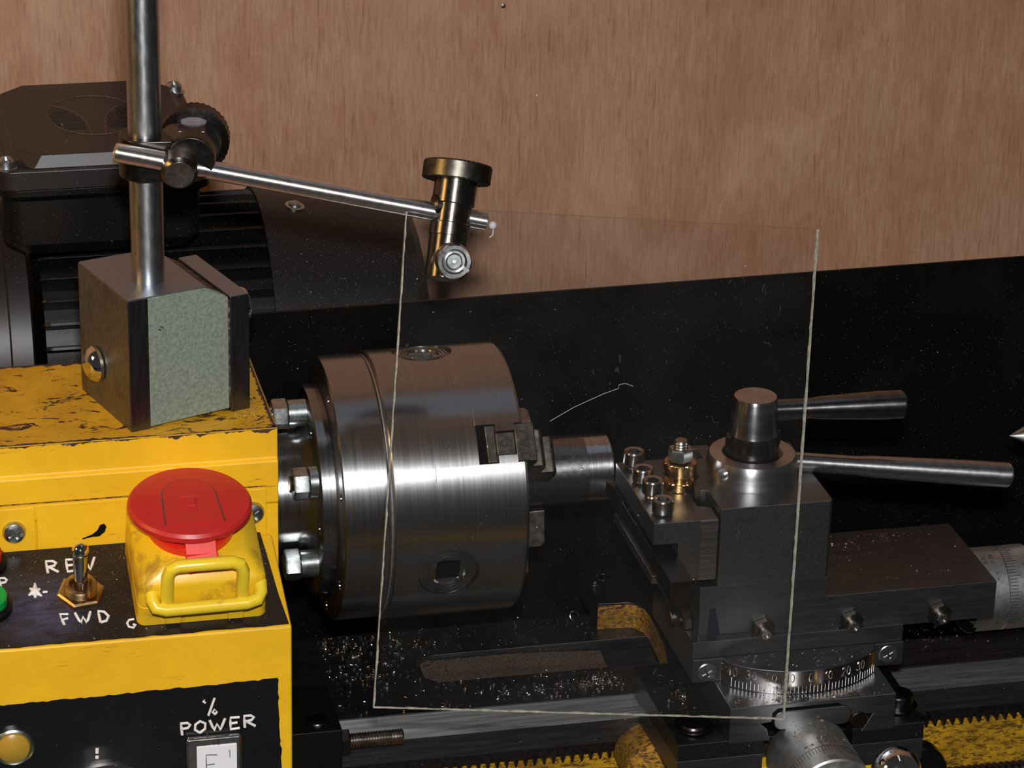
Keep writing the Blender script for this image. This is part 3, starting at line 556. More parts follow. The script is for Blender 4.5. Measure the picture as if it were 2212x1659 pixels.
# ================================================================== perspex guard
TL = V((-41.9, -25.5, 118.5)); 
TL, TR, BR, BL = V((-45.0, -41.1, 124.3)), V((100.8, -53.0, 111.4)), V((77.4, -117.2, -47.8)), V((-67.7, -105.2, -34.7))
nn = (TR-TL).cross(BL-TL).normalized()
if nn.y > 0: nn = -nn
b = MB(); o0 = [TL, TR, BR, BL]; th = 1.6
b.add([tuple(q+nn*th/2) for q in o0]+[tuple(q-nn*th/2) for q in o0], [(0, 1, 2, 3), (7, 6, 5, 4)])
b.cur = 1; random.seed(3)
def rough_edge(a, c, n=70):
    d = (c-a); inn = ((TL+BR)/2-(a+c)/2).normalized(); vs = []
    for i in range(n+1):
        p = a+d*i/n; k = random.uniform(.0, .32)
        for s_ in (1, -1): vs.append(tuple(p+nn*s_*(th/2+.03)+inn*(.25+k*1.2))); vs.append(tuple(p+nn*s_*(th/2+.03)-inn*random.uniform(0, .12)))
    fs = []
    for i in range(n):
        q = i*4; fs += [(q, q+1, q+5, q+4), (q+1, q+3, q+7, q+5), (q+3, q+2, q+6, q+7)]
    return vs, fs
gd = thing('perspex_guard', (TL+BR)/2-V((0, 0, 80)), 'clear rectangular perspex sheet hung before the chuck with rough sawn edges', 'perspex sheet')
b2 = MB(); b2.v = b.v; b2.f = b.f; b2.mi = [0, 0]; part('sheet', b2, 'perspex', gd)
for nm, a, c in (('left', TL, BL), ('bottom', BL, BR), ('right', BR, TR)):
    e = MB(); e.add(*rough_edge(a, c)); part('sawn_edge', e, 'edge', gd, angle=60)
e = MB(); e.box(0, (TR-TL).length, -.1, .1, -th/2, th/2, frame(TL, nn, TR-TL)); part('polished_edge', e, 'perspex', gd)
b = MB(); b.sphere(RB+rd*1.8+V((.3, -1.5, -.6)), 1.5, 12, 8).tube([RB+rd*1.8+V((.6, -1.5, -2.0)), RB+rd*1.8+V((.2, -1.7, -4.2)), RB+rd*1.8+V((-.8, -1.7, -5))], .25, 6)
solo('glue_blob', b, 'frost', RB+rd*1.8, 'small blob of clear glue at the end of the bright rod', 'glue')

# ================================================================== chuck
ch = thing('lathe_chuck', (-30, 0, -50), 'large polished three-jaw chuck with turned steel body', 'chuck')
cx = frame((0, 0, 0), (1, 0, 0), (0, 1, 0))
def RF(a): return V((0, -math.sin(rad(a)), math.cos(rad(a))))     # radial direction at angle a from the top towards the camera
def TF(a): return V((0, math.cos(rad(a)), math.sin(rad(a))))      # tangential
cuts = []; JA = (51.5, 171.5, -68.5); PA = (-8.0, 108.0, 231.5)
for a in JA:
    jf = frame((0, 0, 0), RF(a), (1, 0, 0))
    cuts.append(MB().box(-17.6, -10.2, -7.3, 7.3, 12, 60, jf)); cuts.append(MB().box(-10.5, 1, -4.5, 4.5, 12, 60, jf)); cuts.append(MB().box(-3.3, 2, -7.3, 7.3, 12, 60, jf))
for a in PA[:2]:
    pf = frame(V((-29, 0, 0))+RF(a)*44, RF(a), (1, 0, 0)); cuts.append(MB().rev([(11.2, -8), (11.2, 10)], pf, 64))
cuts.append(MB().cyl((-75, 0, 0), (3, 0, 0), 17, n=48))
b = MB().rev([(48.8, -49.6), (49.6, -49.4), (50, -48.9), (50, -1.0), (49.2, 0)], cx, 180); part('chuck_body', b, 'chuck', ch, cutters=cuts)
b = MB().rev([(47, -67.5), (48.4, -67.4), (49, -66.9), (49, -51.2), (48.3, -50.6), (47.7, -50.4), (47.7, -49.4)], cx, 180)
holes = [MB().cyl(V((-70, 0, 0))+RF(a)*44.3, V((-62, 0, 0))+RF(a)*44.3, 1.9, n=20) for a in (20, 70, 118, 165)]
part('back_plate', b, 'chuck', ch, cutters=holes, label='rear plate of the chuck behind a thin groove')
b = MB().rev([(47.9, -50.55), (48.5, -50.4), (48.5, -49.7), (48, -49.6)], cx, 160, cap=(0, 0)); part('groove_ring', b, 'collar', ch)
for a in PA[:2]:
    pf = frame(V((-29, 0, 0))+RF(a)*44, RF(a), (1, 0, 0)); n_ = 64; sq = []
    for i in range(n_):
        an = 2*PI*i/n_; k = max(abs(math.cos(an)), abs(math.sin(an))); sq.append((4.3*math.cos(an)/k, 4.3*math.sin(an)/k))
    lp = [at(circ(11.0, n_), -7), at(circ(11.0, n_), 4.6)]
    for rr in (9.9, 9.6, 8.6, 8.3): lp.append(at(circ(rr, n_), 4.75 if rr in (9.9, 8.6) else 4.6))
    lp += [at(circ(6.6, n_), 4.7), at(circ(6.2, n_), 3.9), at([(x*1.02, y*1.02) for x, y in sq], 3.6)]
    pm = MB().loft(lp, pf, cap=(1, 0)); pm.cur = 1; pm.loft([lp[-1], at(sq, 3.0), at(sq, -6)], pf, cap=(0, 1))  # square hole walls take darker steel as the shade inside
    pi_ = part('pinion', pm, ['flange', 'jaw'], ch, angle=25, label='round key socket with square hole')
    b = MB()
    for rr in (9.0, 7.6): b.rev([(rr-.1, 4.55), (rr-.1, 4.85), (rr+.1, 4.85), (rr+.1, 4.55)], pf, 64, cap=(0, 0))
    part('turned_ring', b, 'groove', pi_); part('socket_shade', MB().rev([(4.2, -5.9), (4.2, -5.7)], pf, 24), 'ink', pi_)  # black disc stands in for the shade deep in the key hole
for k, a in enumerate(JA):
    jf = frame((0, 0, 0), RF(a), (1, 0, 0))
    b = MB().box(-14.2, -10.5, -7.0, 7.0, 17, 49.3, jf).box(-10.5, -3.4, -4.2, 4.2, 15, 49.2, jf).box(-3.4, 4.0, -7.1, 7.1, 15, 49.4, jf)
    j_ = part('jaw', b, 'jaw', ch, .45, 'dark chuck jaw stamped 3' if k == 0 else None)
    st = MB().prism([(4, 13.4), (16.0, 13.1), (16.0, 26), (14.6, 27.5), (9.6, 27.5), (9.6, 37), (8.2, 39), (4, 39)], -6.9, 6.9, frame((0, 0, 0), TF(a), (1, 0, 0)) if frame((0, 0, 0), TF(a), (1, 0, 0)).col[1].to_3d().dot(RF(a)) > 0 else frame((0, 0, 0), -TF(a), (1, 0, 0)))
    part('gripping_steps', st, 'jawstep', j_, .5, 'stepped gripping end of the jaw')
    if k == 0:
        b = MB(); fn = lambda a_, c_: V((-8.4, 0, 0))+RF(a)*49.45+V((a_*0+c_, 0, 0))+TF(a)*-(a_-1.4)
        text(b, '3', fn, 3.6, .28, wf=1.3); fn2 = lambda a_, c_: V((-2.0, 0, 0))+RF(a)*49.6+V((c_, 0, 0))+TF(a)*-(a_-5.6)
        text(b, '770', fn2, 3.4, .28, .45, 1.35); part('stamped_number', b, 'groove', j_)
b = MB()
fn = lambda a_, c_: V((-30.5+c_, 0, 0))+RF(50.5+a_/50*57.3-2.5)*50.0
text(b, '3', fn, 5.2, .13, wf=1.2); part('stamped_number', b, 'groove', ch, label='number 3 stamped on the chuck body')
b = MB(); b.tube([V((-33.6, 0, 0))+RF(57.5)*50, V((-33.8, 0, 0))+RF(66)*50], .22, 6); b.tube([V((-17.5, 0, 0))+RF(35.5)*50, V((-17.6, 0, 0))+RF(43)*50], .2, 6); part('scratch', b, 'tick', ch)

fl = thing('spindle_flange', (-80, 0, -39), 'turned steel spindle flange with bolts between headstock and chuck', 'flange')
b = MB().rev([(27, -92.5), (27, -78), (28.5, -75.2), (30, -74.0), (37.6, -74), (39, -73.2), (39, -68.2), (38.5, -67.5)], cx, 140)
part('flange_body', b, 'flange', fl, .1, cutters=[MB().cyl(V((-80, 0, 0))+RF(a)*33.8, V((-72.2, 0, 0))+RF(a)*33.8, 2.0, n=20) for a in (28, 90)])
nut_me = screw_hex_mesh(5.7, 5.6, 3.0)
for (x, a, x1, s_) in ((-77.4, 60.5, -84.2, 0), (-80.6, 118.5, -86.4, 1), (-81.0, 7.0, -86.0, 1)):
    c_ = V((0, 0, 0))+RF(a)*33.2
    nfm = frame(c_+V((x, 0, 0)), (-1, 0, 0), RF(a)); nfm = nfm @ Matrix.Rotation(.35, 4, 'Z')
    o_ = inst('hex_nut', nut_me, fl, nfm, 'bright plated hex nut' if a == 60.5 else None)
    b = MB().rev(thread_prof(2.9, 0, abs(x1+74.0), 1.1, .35), frame(c_+V((-74, 0, 0)), (-1, 0, 0)), 20); part('stud', b, 'thread', fl)
    if s_: part('spacer', MB().cyl(c_+V((-74, 0, 0)), c_+V((x+.2, 0, 0)), 5.0, n=28), 'zinc', fl, .2)
    else: part('spacer', MB().cyl(c_+V((-74, 0, 0)), c_+V((x+.2, 0, 0)), 5.9, n=28), 'zinc', fl, .2)

# workpiece
wp = thing('workpiece', (22, 0, -13), 'dark round steel bar gripped in the chuck with freshly turned end', 'workpiece')
b = MB().rev([(13, -20), (13, 31.8)], cx, 120); part('bar', b, 'work', wp, cutters=[MB().cyl(V((28.8, 0, 0))+RF(66)*11, V((28.8, 0, 0))+RF(66)*15, .7, n=14)])
b = MB().rev([(12.9, 31.8), (12.9, 41.2), (12.3, 41.9), (6, 41.9), (5.4, 41.4), (.01, 41.4)], cx, 120); part('turned_end', b, 'cut', wp, label='bright freshly turned end')

# ================================================================== carriage stop
cs_ = thing('carriage_stop', (-77, -50, -100), 'black block clamped on the bed with threaded stop bolt', 'stop block')
part('block', MB().prism([(-57.2, -112), (-22, -112), (-22, -70.2), (-57.2, -70.2)][::1], -96, -69.6, FX()), 'blackp', cs_, .5)
b = MB(); f_ = frame((-77.6, -49.6, -70.2)); b.rev([(4.4, -.3), (4.4, .2), (3.9, 1.0), (2.2, 1.3)], f_, 30); b.loft([at(hexpts(2.2), 1.3), at(hexpts(2.2), -.4)], f_, cap=(0, 1)); part('cap_screw', b, 'oxide', cs_, .1)
sf_ = frame((-69.6, -51.5, -78.4), (1, 0, 0), (0, 0, 1))
me = screw_hex_mesh(5.0, 3.4, 2.4, 'lock_nut', 'oxide'); inst('lock_nut', me, cs_, sf_)
b = MB().rev(thread_prof(2.9, 0, 23.5, 1.0, .42), sf_, 24); part('threaded_stud', b, 'thread', cs_)

# ================================================================== saddle
sd = thing('saddle', (95, -20, -77), 'black steel saddle riding on the bed under the cross slide', 'saddle')
poly = [(44.6, 14.4), (44.6, 43), (150, 43), (150, 14), (132, 12), (131, -36), (139.6, -38), (139.2, -97.6), (113.5, -97.6), (113.5, -85), (79.5, -85), (79.5, -97.6), (45.2, -97.6), (44.6, -37.5), (58.5, -37.0), (61.4, -22), (62.5, 2), (61.8, 8), (59.6, 11.8), (56, 13.6)]
b = MB(); b.prism(poly[::-1], -76.95, -66)
for q in b.v:
    if q.y < -80: q.x = q.x+2.1 if q.x < 60 or q.x > 125 else q.x; q.z = -70.0 if q.z > -70 else q.z; q.y = -91.2 if q.y < -90 else -79.5
part('saddle_plate', b, 'saddle', sd, .3)
b = MB().prism([(47.3, -91.2), (79.5, -91.2), (79.5, -79.5), (113.5, -79.5), (113.5, -91.2), (141.3, -91.2), (140.2, -46), (45.6, -46)], -85.6, -76.8); part('saddle_skirt', b, 'face', sd, .2)
b = MB(); pth = [(44.4, 14.2), (56, 13.4), (59.3, 11.7), (61.5, 7.9), (62.2, 2), (61.1, -22), (58.4, -36.6)]
vs = [(x, y-.35 if i < 2 else y-.15, z) for z in (-76.9, -66.6) for i, (x, y) in enumerate(pth)]; n_ = len(pth)
b.add(vs, [(i, i+1, n_+i+1, n_+i) for i in range(n_-1)]); part('painted_side', b, 'ysad', sd, label='yellow and orange painted inner side stained with oil')
for q in ((52.4, 36.7), (52.1, -48.2)):
    f_ = frame((q[0], q[1], -66)); b = MB().rev([(3.3, 0), (3.3, .25), (2.2, .25), (2.0, -.3)], f_, 28); part('grub_screw', b, 'rack', sd)
for q in ((56.2, -79.6, 1.0), (135.4, -78.5, 4.6)):
    f_ = frame((q[0], q[1], -69.1)); t_ = q[2]; b = MB().rev([(7.2, -.2), (7.2, .5), (5.8, .6), (5.5, .5), (5.3, t_), (4.9, t_+.5)], f_, 40); b.loft([at(hexpts(2.9), t_+.5), at(hexpts(2.9), t_-2.4)], f_, cap=(0, 1)); part('clamp_bolt', b, 'oxide', sd, .1)
ap = thing('apron', (92, -75, -200), 'yellow painted carriage apron hanging below the saddle front', 'apron')
part('apron_plate', MB().box(64, 139.6, -86.5, -48, -200, -85.7), 'ypanel', ap, .8)
b = MB().rev([(11.2, -16), (11.2, 3), (9.5, 5.4), (5, 6.4), (.01, 6.8)], FYm(48.0, -58, -97.8), 40); part('apron_boss', b, 'ysad', ap)
b = MB().rev([(11.6, 0), (11.6, 6), (10.8, 7), (.01, 7.2)], FYm(150.2, -62, -106.4), 44); part('cover_disc', b, 'oxide', ap, .3, 'black round cover disc')
part('disc_screw', MB().rev([(2.6, 7), (2.6, 8.2), (2, 8.6), (.01, 8.6)], FYm(150.2-5, -62, -99.8), 20), 'oxide', ap)

# ================================================================== cross slide
xs_ = thing('cross_slide', (97.5, -60, -66), 'steel cross slide block between saddle and swivel plate', 'slide')
fp = [(66, -70.2), (82.2, -70.2), (80.4, -66.4), (81.8, -63.6), (77.6, -63.4), (81.6, -57.4), (82.6, -57.0), (107.8, -57.0), (109.8, -57.6), (111.5, -59.8), (112.2, -64.2), (119, -64.2), (112.8, -70.4), (129.2, -70.2), (129.2, -56.2), (66, -56.2)]
fp = [(66, -71.2), (81.6, -71.2), (80.4, -66.4), (78.0, -64.0), (82.0, -63.6), (82.2, -60), (84, -58.4), (106.6, -58.4), (109.6, -59.6), (111, -63.8), (120.6, -64), (116.4, -71.2), (129.2, -71.2), (129.2, -56.4), (66, -56.4)]
b = MB(); b.prism(fp, 10, 91.8, FYm()); part('slide_block', b, 'face', xs_, .35)
b = MB(); poly = rrect(82.5, 112, -66.8, -59.2, 3.2); b.prism(poly, 89, 92.6, FYm()); part('bearing_plate', b, 'face', xs_, .4)
b = MB().rev([(3.6, 0), (3.6, 1.5), (3.2, 2), (.01, 2)], FYm(115.4, -90.2, -66.2), 20); part('gib_screw', b, 'oxide', xs_, .1)

def dial(name, org, axis, xdir, label, R, L1, L2, lab_at, tick_from, tick_to, nums):
    """fixed sleeve with arrows, then graduated ring; local z runs outwards from the machine"""
    t_ = thing(name, org, label, 'dial'); fm = frame(org, axis, xdir)
    part('sleeve', MB().rev([(R-2, 0), (R, .2), (R, L1-.15), (R-.25, L1)], fm, 96), 'dial', t_)
    part('graduated_ring', MB().rev([(R-.25, L1), (R, L1+.2), (R, L1+L2-.6), (R-.7, L1+L2), (R-3, L1+L2+.2), (R-4, L1+L2+3), (R-9, L1+L2+4), (R-9, L1+L2+10)], fm, 96), 'dial', t_)
    b_ = MB(); k = 0
    a = tick_from
    while a <= tick_to:
        ln = 4.6 if k % 5 == 0 else 3.2
        p = lambda z, a_=a: fm @ V(((R+.02)*math.cos(rad(a_)), (R+.02)*math.sin(rad(a_)), z))
        b_.tube([p(L1+.3), p(L1+.3+ln)], .11, 5); a += 4.5; k += 1
    p0 = lambda z, a_: fm @ V(((R+.02)*math.cos(rad(a_)), (R+.02)*math.sin(rad(a_)), z))
    b_.tube([p0(L1-2.6, lab_at), p0(L1-.1, lab_at)], .15, 5)
    b_.tube([p0(L1, lab_at-85+i*5) for i in range(35)], .1, 5)
    part('graduation_lines', b_, 'ink', t_)
    b_ = MB()
    for s_, ang, z, hh in nums:
        fn_ = lambda u, v, ang=ang, z=z: fm @ V(((R+.02)*math.cos(rad(ang-u/R*57.3)), (R+.02)*math.sin(rad(ang-u/R*57.3)), z-v))
        text(b_, s_, fn_, hh, .11, .3, 1., 5)
    part('dial_numbers', b_, 'ink', t_); return t_
# cross feed dial: axis towards the camera, local x up
dial('cross_slide_dial', (96.5, -90.5, -78.8), (0, -1, 0), (0, 0, 1), 'satin cross slide dial below the degree ring with 10 graduation', 15.4, 21.2, 10.5, 6, -58, 85,
     [('10', 9, 30.8, 2.7), ('0.001', 8, 16.4, 1.6), ('0.025', 8, 18.8, 1.6), ('<>', 30, 19.6, 2.0)])
# top slide dial: axis to the right
dial('top_slide_dial', (172.5, -42.2, -43.4), (1, 0, 0), (0, 0, 1), 'satin top slide dial at the right end of the top slide', 16.0, 12.8, 12, 0, -20, 120,
     [('0', 34, 22, 2.6), ('0.02', 26, 5.8, 1.5), ('0.00', 26, 8.8, 1.5), ('<>', 52, 9.6, 1.8)])
part('sleeve_screw', MB().rev([(3.4, 0), (3.4, .8), (2.8, 1.2), (.01, 1.2)], frame((171.6, -52.6, -52.6), (-.6, -.75, -.2)), 20), 'oxide', bpy.data.objects['top_slide_dial'])
bh = thing('ball_handle', (120.5, -112, -120), 'chrome ball crank handle at the lower edge near the cross slide dial', 'handle')
part('ball', MB().sphere((120.6, -119, -72.6), 9.1, 48, 28), 'chrome', bh)
part('crank_arm', MB().cyl((120.6, -119, -73), (99, -117, -120), 3.6, n=24), 'chrome', bh)

# ================================================================== swivel base with degree ring
sb = thing('swivel_plate', (98, -45, -56.4), 'swivel plate with engraved degree ring under the top slide', 'swivel plate')
c0 = V((97.8, -44.2, 0)); R0 = 41.7
ac = [(c0.x+R0*math.sin(rad(t)), c0.y-R0*math.cos(rad(t))) for t in range(-43, 44, 1)]
tabs = [(57.6, -16), (57.6, -71.0), (68.9, -71.2)]
poly = [(57.6, -16), (57.6, -71.0), (68.4, -71.2)]+ac[1:-1]+[(127.2, -71.2), (138.8, -71.0), (138.8, -16)]
part('base_plate', MB().prism(poly, -56.4, -47.0), 'face', sb, .3)
part('dovetail_bar', MB().box(57.3, 138.4, -70.0, -16, -47.0, -40.2), 'face', sb, .25)
vs = []; fs = []
for i, t in enumerate(range(-42, 43)):
    for z in (-56.3, -47.2):
        vs.append((c0.x+(R0+.25)*math.sin(rad(t)), c0.y-(R0+.25)*math.cos(rad(t)), z))
fs = [(2*i, 2*i+2, 2*i+3, 2*i+1) for i in range(84)]
dr = part('degree_ring', MB().add(vs, fs), 'ring', sb, label='polished curved scale engraved in degrees')
b = MB()
def rp(t, z, o=.3): return V((c0.x+(R0+o)*math.sin(rad(t)), c0.y-(R0+o)*math.cos(rad(t)), z))
for t in range(-40, 43, 2): b.tube([rp(t, -56.0), rp(t, -53.2 if t % 10 else -52.2)], .13, 5)
part('degree_ticks', b, 'tick', dr, kind='stuff')
b = MB()
for t, s_ in ((-40, '40'), (-30, '30'), (-20, '20'), (-10, '10'), (0, '0'), (10, '10'), (20, '20'), (30, '30')):
    wd = 1.6 if len(s_) > 1 else .6
    text(b, s_, lambda u, v, t=t, wd=wd: rp(t+(u-wd*1.2)/R0*57.3, -51.6+v), 3.4, .17, .30, .75, 5)
part('degree_numbers', b, 'tick', dr)
for (x, z) in ((62.9, -52.4), (132.8, -51.6)):
    f_ = FYm(x, -71.1, z); b = MB().rev([(3.7, -.4), (3.7, .15), (3.4, .35), (.01, .35)], f_, 36)
    part('cross_screw', b, 'zinc', sb, cutters=[MB().box(-2, 2, -.35, .35, -.1, 2, f_ @ Matrix.Rotation(.5, 4, 'Z')), MB().box(-.35, .35, -2, 2, -.1, 2, f_ @ Matrix.Rotation(.5, 4, 'Z'))], label='flat plated cross head screw')

# ================================================================== top slide
tp = thing('top_slide', (118, -42, -42), 'flat ground steel top slide reaching right from the toolpost', 'slide')
part('slide_bar', MB().box(60.0, 175, -67.4, -17.2, -42.0, -27.1), 'face', tp, .25)
part('toolpost_seat', MB().box(59.8, 108.4, -67.5, -17.2, -27.3, -19.2), 'face', tp, .2)
b = MB(); b.prism([(64.0, -28.4), (66.0, -28.0), (68.2, -38.6), (66.4, -40.4), (63.2, -40.2)][::-1], 67.4, 67.5, FYm()); part('ink_mark', b, 'bluemark', tp, label='dark blue ink smear')
gn = screw_hex_mesh(4.7, 2.4, 2.3, 'gib_nut', 'jaw')
for (x, z) in ((84.4, -38.2), (118.4, -38.4), (152.8, -38.2)):
    f_ = FYm(x, -67.5, z) @ Matrix.Rotation(.3, 4, 'Z'); q = inst('gib_nut', gn, tp, f_)
    part('gib_stud', MB().rev([(2.2, 0), (2.2, 5.0), (1.8, 5.6), (1.1, 5.6), (1.0, 4.8), (.01, 4.8)], f_, 24), 'thread', tp)
f_ = frame((57.4, -43, -43.6), (-1, 0, 0), (0, 0, 1)); part('end_washer', MB().rev([(3.8, -2), (3.8, 1.2), (3.4, 1.6)], f_, 36), 'jaw', tp, .1)
inst('end_nut', screw_hex_mesh(4.2, 3.2, 2.0, 'end_nut', 'jaw'), tp, frame((59.9, -56.4, -37.6), (-1, 0, 0), (0, 0, 1)))
part('lower_lug', MB().box(158.5, 166, -60, -50, -45.5, -42), 'face', tp, .2)

# ================================================================== toolpost
to = thing('toolpost', (87, -42, -19.2), 'square steel quick change toolpost with collar and two levers', 'toolpost')
part('post_block', MB().prism([(66, -68), (107.4, -68), (108.3, -67), (108.3, -16.5), (107.4, -15.7), (72, -15.7), (72, -24), (66, -26), (66, -40), (63.2, -43), (63.2, -50.0), (66, -53)], -19.1, 12), 'top', to, .3)
part('clamp_pin', MB().prism([(61.6, -49.6), (63.2, -51.6), (67, -52), (67, -44), (63, -43)], 7.6, 12.1), 'top', to, .2)
part('rear_dovetail', MB().box(70, 77, -15.8, -12.8, -19, 12), 'top', to, .3)
tc_ = V((85.4, -41, 12)); f_ = frame(tc_)
b = MB().rev([(16.9, 0), (17.0, .4), (16.7, 7.2), (15.7, 9.0), (11.3, 9.2), (10.9, 8.8), (10.9, 4)], f_, 96)
part('collar', b, 'collar', to, cutters=[MB().cyl(tc_+V((-11.0, -14.6, 5.6)), tc_+V((-10.2, -13.2, 5.6))*1.0, 2.3, n=24) if False else MB().cyl(tc_+V((-16.0, -11.2, 5.2)), tc_+V((-10.5, -6.8, 5.2)), 2.4, n=24)], label='turned ring collar around the centre bolt')
b = MB().rev([(9.8, .2), (9.7, 15.6), (9.3, 17.2), (9.1, 18.0), (8.7, 22.8), (8.2, 30.2), (7.7, 31.4), (.01, 31.7)], frame(tc_), 72)
b.mi = [1 if min(b.v[q].z for q in f) > 29.0 else 0 for f in b.f]
part('centre_knob', b, ['oxide', 'capst'], to, label='tall clamping knob, dark below and polished on top')
b = MB().loft([at([(x*.955, y*.955) for x, y in hexpts(11.0, 48)], 11.5), at(hexpts(10.6, 48), 12.2), at(hexpts(10.6, 48), 15.5), at([(x*.955, y*.955) for x, y in hexpts(10.8, 48)], 17.0)], frame(tc_)); part('spanner_flats', b, 'oxide', to, .1)
def lever(p0, p1, r0, r1, mat, lab):
    p0 = V(p0); p1 = V(p1); L = (p1-p0).length
    turned('lever', MB().rev([(r0, 0), (r0, L*.28), (r0*1.14, L*.36), (r1, L*.8), (r1, L-1.0), (r1-.8, L), (.01, L+.05)], n=48), mat, p0, p1-p0, to, lab)
lever((92.0, -41, 37.2), (142.8, -41, 35.6), 3.9, 5.5, 'dlever', 'short dark upper lever')
lever((101.0, -41, 15.9), (187.4, -41, 3.2), 3.6, 4.9, 'lever', 'long bright lower lever')

# ================================================================== tool holder
th_ = thing('tool_holder', (54, -41, -16), 'steel tool holder with four cap screws clamped to the toolpost left side', 'tool holder')
hp = [(65.2, -15.9), (65.2, 8.3), (41.2, 8.3), (41.2, -.2), (50.6, -.2), (50.6, -12.5), (41.2, -12.5), (41.2, -15.9)]
b = MB(); b.prism(hp[::-1], 14.6, 68.0, FYm()); part('holder_body', b, 'top', th_, .25, cutters=[MB().prism([(60.6, -56.5), (67, -58.5), (67, -40), (60.6, -42)], -20, 12)])
part('dovetail_strip', MB().box(58.6, 65.1, -68.4, -66, -15.7, 8.1), 'facez', th_, .15, 'rough milled strip on the holder end')
def shcs_mesh():
    n_ = 24; lp = [at(circ(2.4), -8), at(circ(2.4), 0), at(circ(3.9), 0), at(circ(3.95), .3), at(circ(3.95), 4.5), at(circ(3.6), 5.0), at(circ(2.75), 5.0), at(hexpts(2.35), 4.75), at(hexpts(2.3), 1.6), at(circ(.1), 1.2)]
    return mesh_of(MB().loft(lp), 'cap_screw', 'screw')
shm = shcs_mesh(); thm = mesh_of(MB().rev(thread_prof(2.75, -8, -.05, 1.0, .4), n=20), 'screw_thread', 'thread')
dkm = mesh_of(MB().loft([at(hexpts(2.28), 1.7), at(hexpts(2.28), 1.75)]), 'socket_shade', 'ink')  # black disc at the socket bottom, its shade given as colour
for (y, zt) in ((-20, 15.2), (-33, 14.2), (-46, 15.4), (-60, 14.2)):
    f_ = frame((46.5, y, zt-5.0), (0, 0, 1), (math.cos(y), math.sin(y), 0)); q = inst('cap_screw', shm, th_, f_); sub('screw_thread', thm, q); sub('socket_shade', dkm, q)
f_ = frame((58.3, -40, 2.7))
part('height_stud', MB().rev(thread_prof(2.7, -6, 24.2, 1.0, .35)+[(2.2, 24.8), (.01, 24.8)], f_, 24), 'thread', th_)
me = screw_hex_mesh(4.6, 4.8, 2.6, 'lock_nut', 'zinc'); inst('lock_nut', me, th_, frame((58.3, -40, 19.5)) @ Matrix.Rotation(.5, 4, 'Z'))
def knurl(R, z0, z1, rows, n_=46):
    lp = [at(circ(R-.5, n_), z0)]
    for k in range(rows+1):
        z = z0+.25+(z1-z0-.5)*k/rows; lp.append([((R-(.7 if (i+k) % 2 else 0))*math.cos(2*PI*i/n_), (R-(.7 if (i+k) % 2 else 0))*math.sin(2*PI*i/n_), z) for i in range(n_)])
    lp.append(at(circ(R-.5, n_), z1)); return lp
b = MB().loft(knurl(6.3, 11.4, 16.4, 4), f_).rev([(4.3, 8.0), (4.2, 8.8), (4.2, 11.8)], f_, 40); part('knurled_nut', b, 'brass', th_, angle=15, label='brass knurled height adjusting nut')
b = MB().loft(knurl(5.9, 5.7, 9.0, 3), f_); part('knurled_nut', b, 'brass', th_, angle=15)
# lathe tool
lt = thing('lathe_tool', (46, -50, -12.5), 'black lathe cutting tool held in the slot of the holder', 'lathe tool')
b = MB().box(42.0, 50.2, -89.0, -22, -12.4, -4.5); part('shank', b, 'oxide', lt, .2)
b = MB().loft([[(42.0, -22, -12.4), (50.2, -22, -12.4), (50.2, -22, -4.5), (42.0, -22, -4.5)], [(41.0, -15, -10), (48, -15, -10), (48.5, -17, -1.0), (40.2, -16, -1.0)], [(38.2, -12.4, -5), (43, -11.2, -5), (44, -11.2, -.2), (37.6, -12.0, .0)]]); part('cutting_tip', b, 'jaw', lt, .1)

# tailstock centre
tcn = thing('tailstock_centre', (240, 0, -10), 'pointed steel tailstock centre at the right edge of the photo', 'lathe centre')
part('cone', MB().rev([(.12, 0), (8.6, 15.0), (9, 16), (9, 40)], frame((204, 0, 0), (1, 0, 0)), 64), 'collar', tcn)
part('quill', MB().rev([(13, 38), (14, 39), (14, 180)], frame((204, 0, 0), (1, 0, 0)), 48), 'chuck', tcn)
tsk = thing('tailstock', (360, 0, -77), 'dark tailstock body just past the right edge carrying the pointed centre', 'tailstock')
part('tailstock_body', MB().box(300, 400, -28, 28, -76.9, -20).cyl((300, 0, 0), (400, 0, 0), 26, n=48), 'saddle', tsk, .6)

# ================================================================== motor
mo = thing('motor', (-120, 128, -60), 'black ribbed electric motor with terminal box behind the headstock', 'motor')
mx = frame((0, 128, 11), (1, 0, 0), (0, 1, 0))
part('motor_body', MB().rev([(48, -160), (48, -66)], mx, 64), 'motor', mo)
fin = MB(); pf_ = [(-163, 0), (-69, 0)]+arc(-73, 6.4, 4.4, 0, 90, 5)+arc(-158, 6.4, 4.4, 90, 180, 5)
fin.prism(pf_, -.75, .75); fm_me = mesh_of(fin, 'cooling_fin', 'motor')
for k in range(16):
    a = -23.9+k*9.3
    d = V((0, -math.sin(rad(a)), math.cos(rad(a)))); f_ = frame(V((0, 128, 11))+d*47.4, V((1, 0, 0)).cross(d), (1, 0, 0))
    inst('cooling_fin', fm_me, mo, f_, None, .25)
b = MB().rev([(54, -250), (57.5, -248), (58, -240), (58, -174.4), (60.2, -173.8), (60.2, -166), (58.5, -165.2), (48, -165)], mx, 96); part('end_bell', b, 'lid', mo, label='smooth dark end cover of the motor')
b = MB().rev([(58.0, -72), (59, -72), (56, -52), (50, -12), (47, -9), (30, -8)], mx, 128, cap=(0, 1)); b.rev([(57.8, -72), (49, -12)], mx, 96, cap=(0, 0)); fc = part('fan_cover', b, 'cover', mo, label='rolled black sheet fan cover')
rv = frame(V((-57.5, 128, 11))+V((0, -.14, .99))*56.8, (.15, -.14, .98), (1, 0, 0)); part('rivet', MB().rev([(3.9, 0), (3.9, .4), (2.6, .6), (2.4, 1.2), (1.4, 2.0), (.01, 2.2)], rv, 28), 'zinc', fc)
